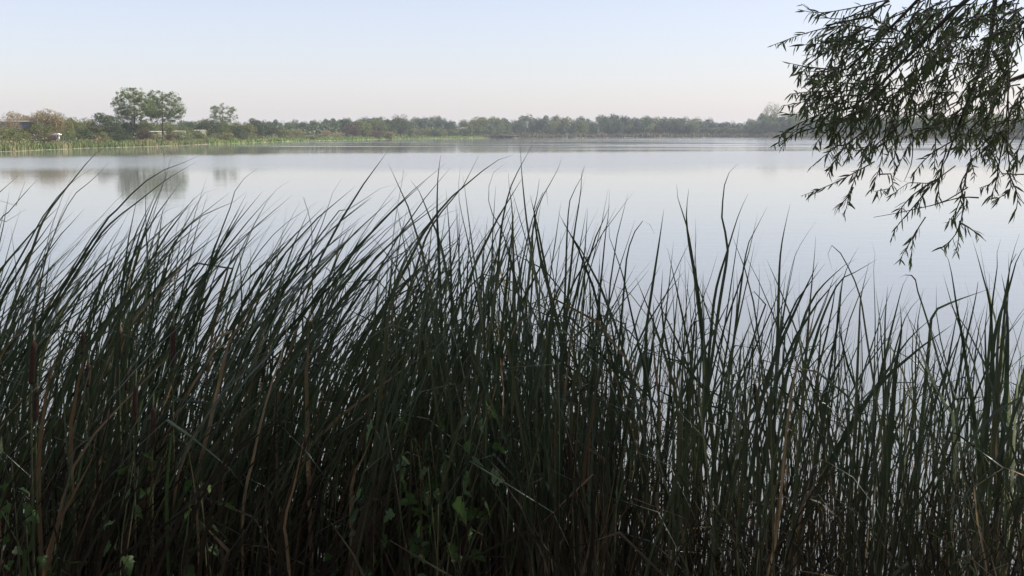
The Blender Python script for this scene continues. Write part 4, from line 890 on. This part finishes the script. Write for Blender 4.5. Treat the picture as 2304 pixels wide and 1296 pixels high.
    while k < 330:
        x, y = r.uniform(320, 1330), r.uniform(-60, 650)
        if not inside(x, y): continue
        l = r.uniform(120, 240); a = r.normal(2.35, 0.42)      # down-left in the picture
        S([(x, y), (x + math.cos(a) * l * .5, y + math.sin(a) * l * .42), (x + math.cos(a) * l * .9, y + math.sin(a) * l)], r.uniform(4.2, 5.6), 0.25, 0.019); k += 1
    for k in range(36):
        x, y = r.uniform(880, 1330), r.uniform(-60, 480); l = r.uniform(120, 220); a = r.normal(2.2, 0.45)
        S([(x, y), (x + math.cos(a) * l * .5, y + math.sin(a) * l * .42), (x + math.cos(a) * l * .9, y + math.sin(a) * l)], r.uniform(4.4, 5.8), 0.25, 0.02)
    # leaves along the sprays
    pos, dirs, size = [], [], []
    for C, sp in sprays:
        nb = min(range(len(limbs)), key=lambda q: float(np.min(np.linalg.norm(limbs[q] - C[0], axis=1)))); link('twig', mesh('twig', *tube(C - base, 0.0035, 0.0012, 5), 'willow_bark', True), lo[nb])
        seg = np.linalg.norm(np.diff(C, axis=0), axis=1); L_ = seg.sum(); n = int(L_ / sp); cum = np.concatenate([[0], np.cumsum(seg)])
        T = unit(np.gradient(C, axis=0))
        for q in range(n):
            u = L_ * (0.12 + 0.88 * (q + r.random() * 0.7) / n); u = min(u, L_ * 0.999); i = int(np.searchsorted(cum, u, side='right') - 1)
            p = C[i] + (C[i + 1] - C[i]) * (u - cum[i]) / seg[i]; tn = T[i]
            lat = unit(np.cross(tn, r.normal(size=3))); d = unit(tn * r.uniform(0.4, 1.1) + lat * r.uniform(0.5, 1.0) + [0, 0, -r.uniform(0.2, 1.0)])
            pos.append(p); dirs.append(d); size.append(r.uniform(0.030, 0.070) * (0.75 if u > 0.9 * L_ else 1))
    pos, dirs, size = np.array(pos), np.array(dirs), np.array(size)
    Fm = frames(dirs, r)
    vis = np.array([(1700 < project(p)[0] < 2304 and 0 < project(p)[1] < 640) for p in pos])
    score = np.where(vis, size / pos[:, 1], 0) ; big = set(np.argsort(-score)[:300].tolist())
    from mathutils import Matrix
    for i in big:
        o = link('leaf', WILLOW_LEAF, t)
        m = Matrix.Identity(4)
        for a in range(3):
            for b in range(3): m[a][b] = Fm[i, a, b] * size[i]
            m[a][3] = pos[i, a] - base[a]
        o.matrix_local = m
    rest = np.array([i for i in range(len(pos)) if i not in big])
    V1 = (pos[rest, None] - base + size[rest, None, None] * np.einsum('nij,vj->nvi', Fm[rest], WLV)).reshape(-1, 3)
    F1 = (np.arange(len(rest))[:, None, None] * len(WLV) + WLF[None]).reshape(-1, 4)
    # canopy outside the picture
    Cs = []
    for C in limbs[7:]:
        for p in C[3:]:
            m = 350; Cs.append(p + r.normal(0, 1, (m, 3)) * [0.55, 0.55, 0.42] + [0, 0, 0.25])
    c = np.concatenate(Cs); dd = unit(r.normal(size=(len(c), 3)) + [0, 0, -0.8])
    ok = (c[:, 2] > CAM_H + 0.145 * np.maximum(c[:, 1], 0) + 0.35); c = c[ok]; dd = dd[ok]
    sd_ = r.uniform(0.06, 0.115, len(c)); s2 = unit(np.cross(dd, r.normal(size=dd.shape)))
    V2 = np.stack([c, c + dd * sd_[:, None] * .45 - s2 * sd_[:, None] * .11, c + dd * sd_[:, None], c + dd * sd_[:, None] * .45 + s2 * sd_[:, None] * .11], 1).reshape(-1, 3) - base
    F2 = np.arange(len(V2)).reshape(-1, 4) + len(V1)
    o = link('foliage', mesh('foliage', np.vstack([V1, V2]), np.vstack([F1, F2]), 'willow_leaf'), t); o['kind'] = 'stuff'
    print('WILLOW', len(pos), vis.sum(), len(c))
willow()
print('PLANTS', sum(1 for o in bpy.data.objects if o.name.startswith('cattail')), 'OBJECTS', len(bpy.data.objects))

# ------------------------------------------------------------------ unseen trees on the bank behind the viewpoint, added to shade the reeds
for x, y, h, w in ((-9, -6, 9, 8), (-4, -9, 10, 9), (2.5, -8.5, 10, 9), (8, -6.5, 9.5, 8), (-12, -1, 8, 7)):
    t = thing('shade_tree', 'unseen leafy tree behind the viewpoint, added to shade the reeds', 'tree', (x, y, 0.78), 'unseen shade trees on the near bank', x)
    c = link('crown', crown_data('tree', int(abs(x)) % 5, 'tree_mid'), t); c.scale = (w, w, h)
    k = link('trunk', TRUNKS[int(abs(y)) % 4], t); k.scale = (h * 0.8, h * 0.8, h)
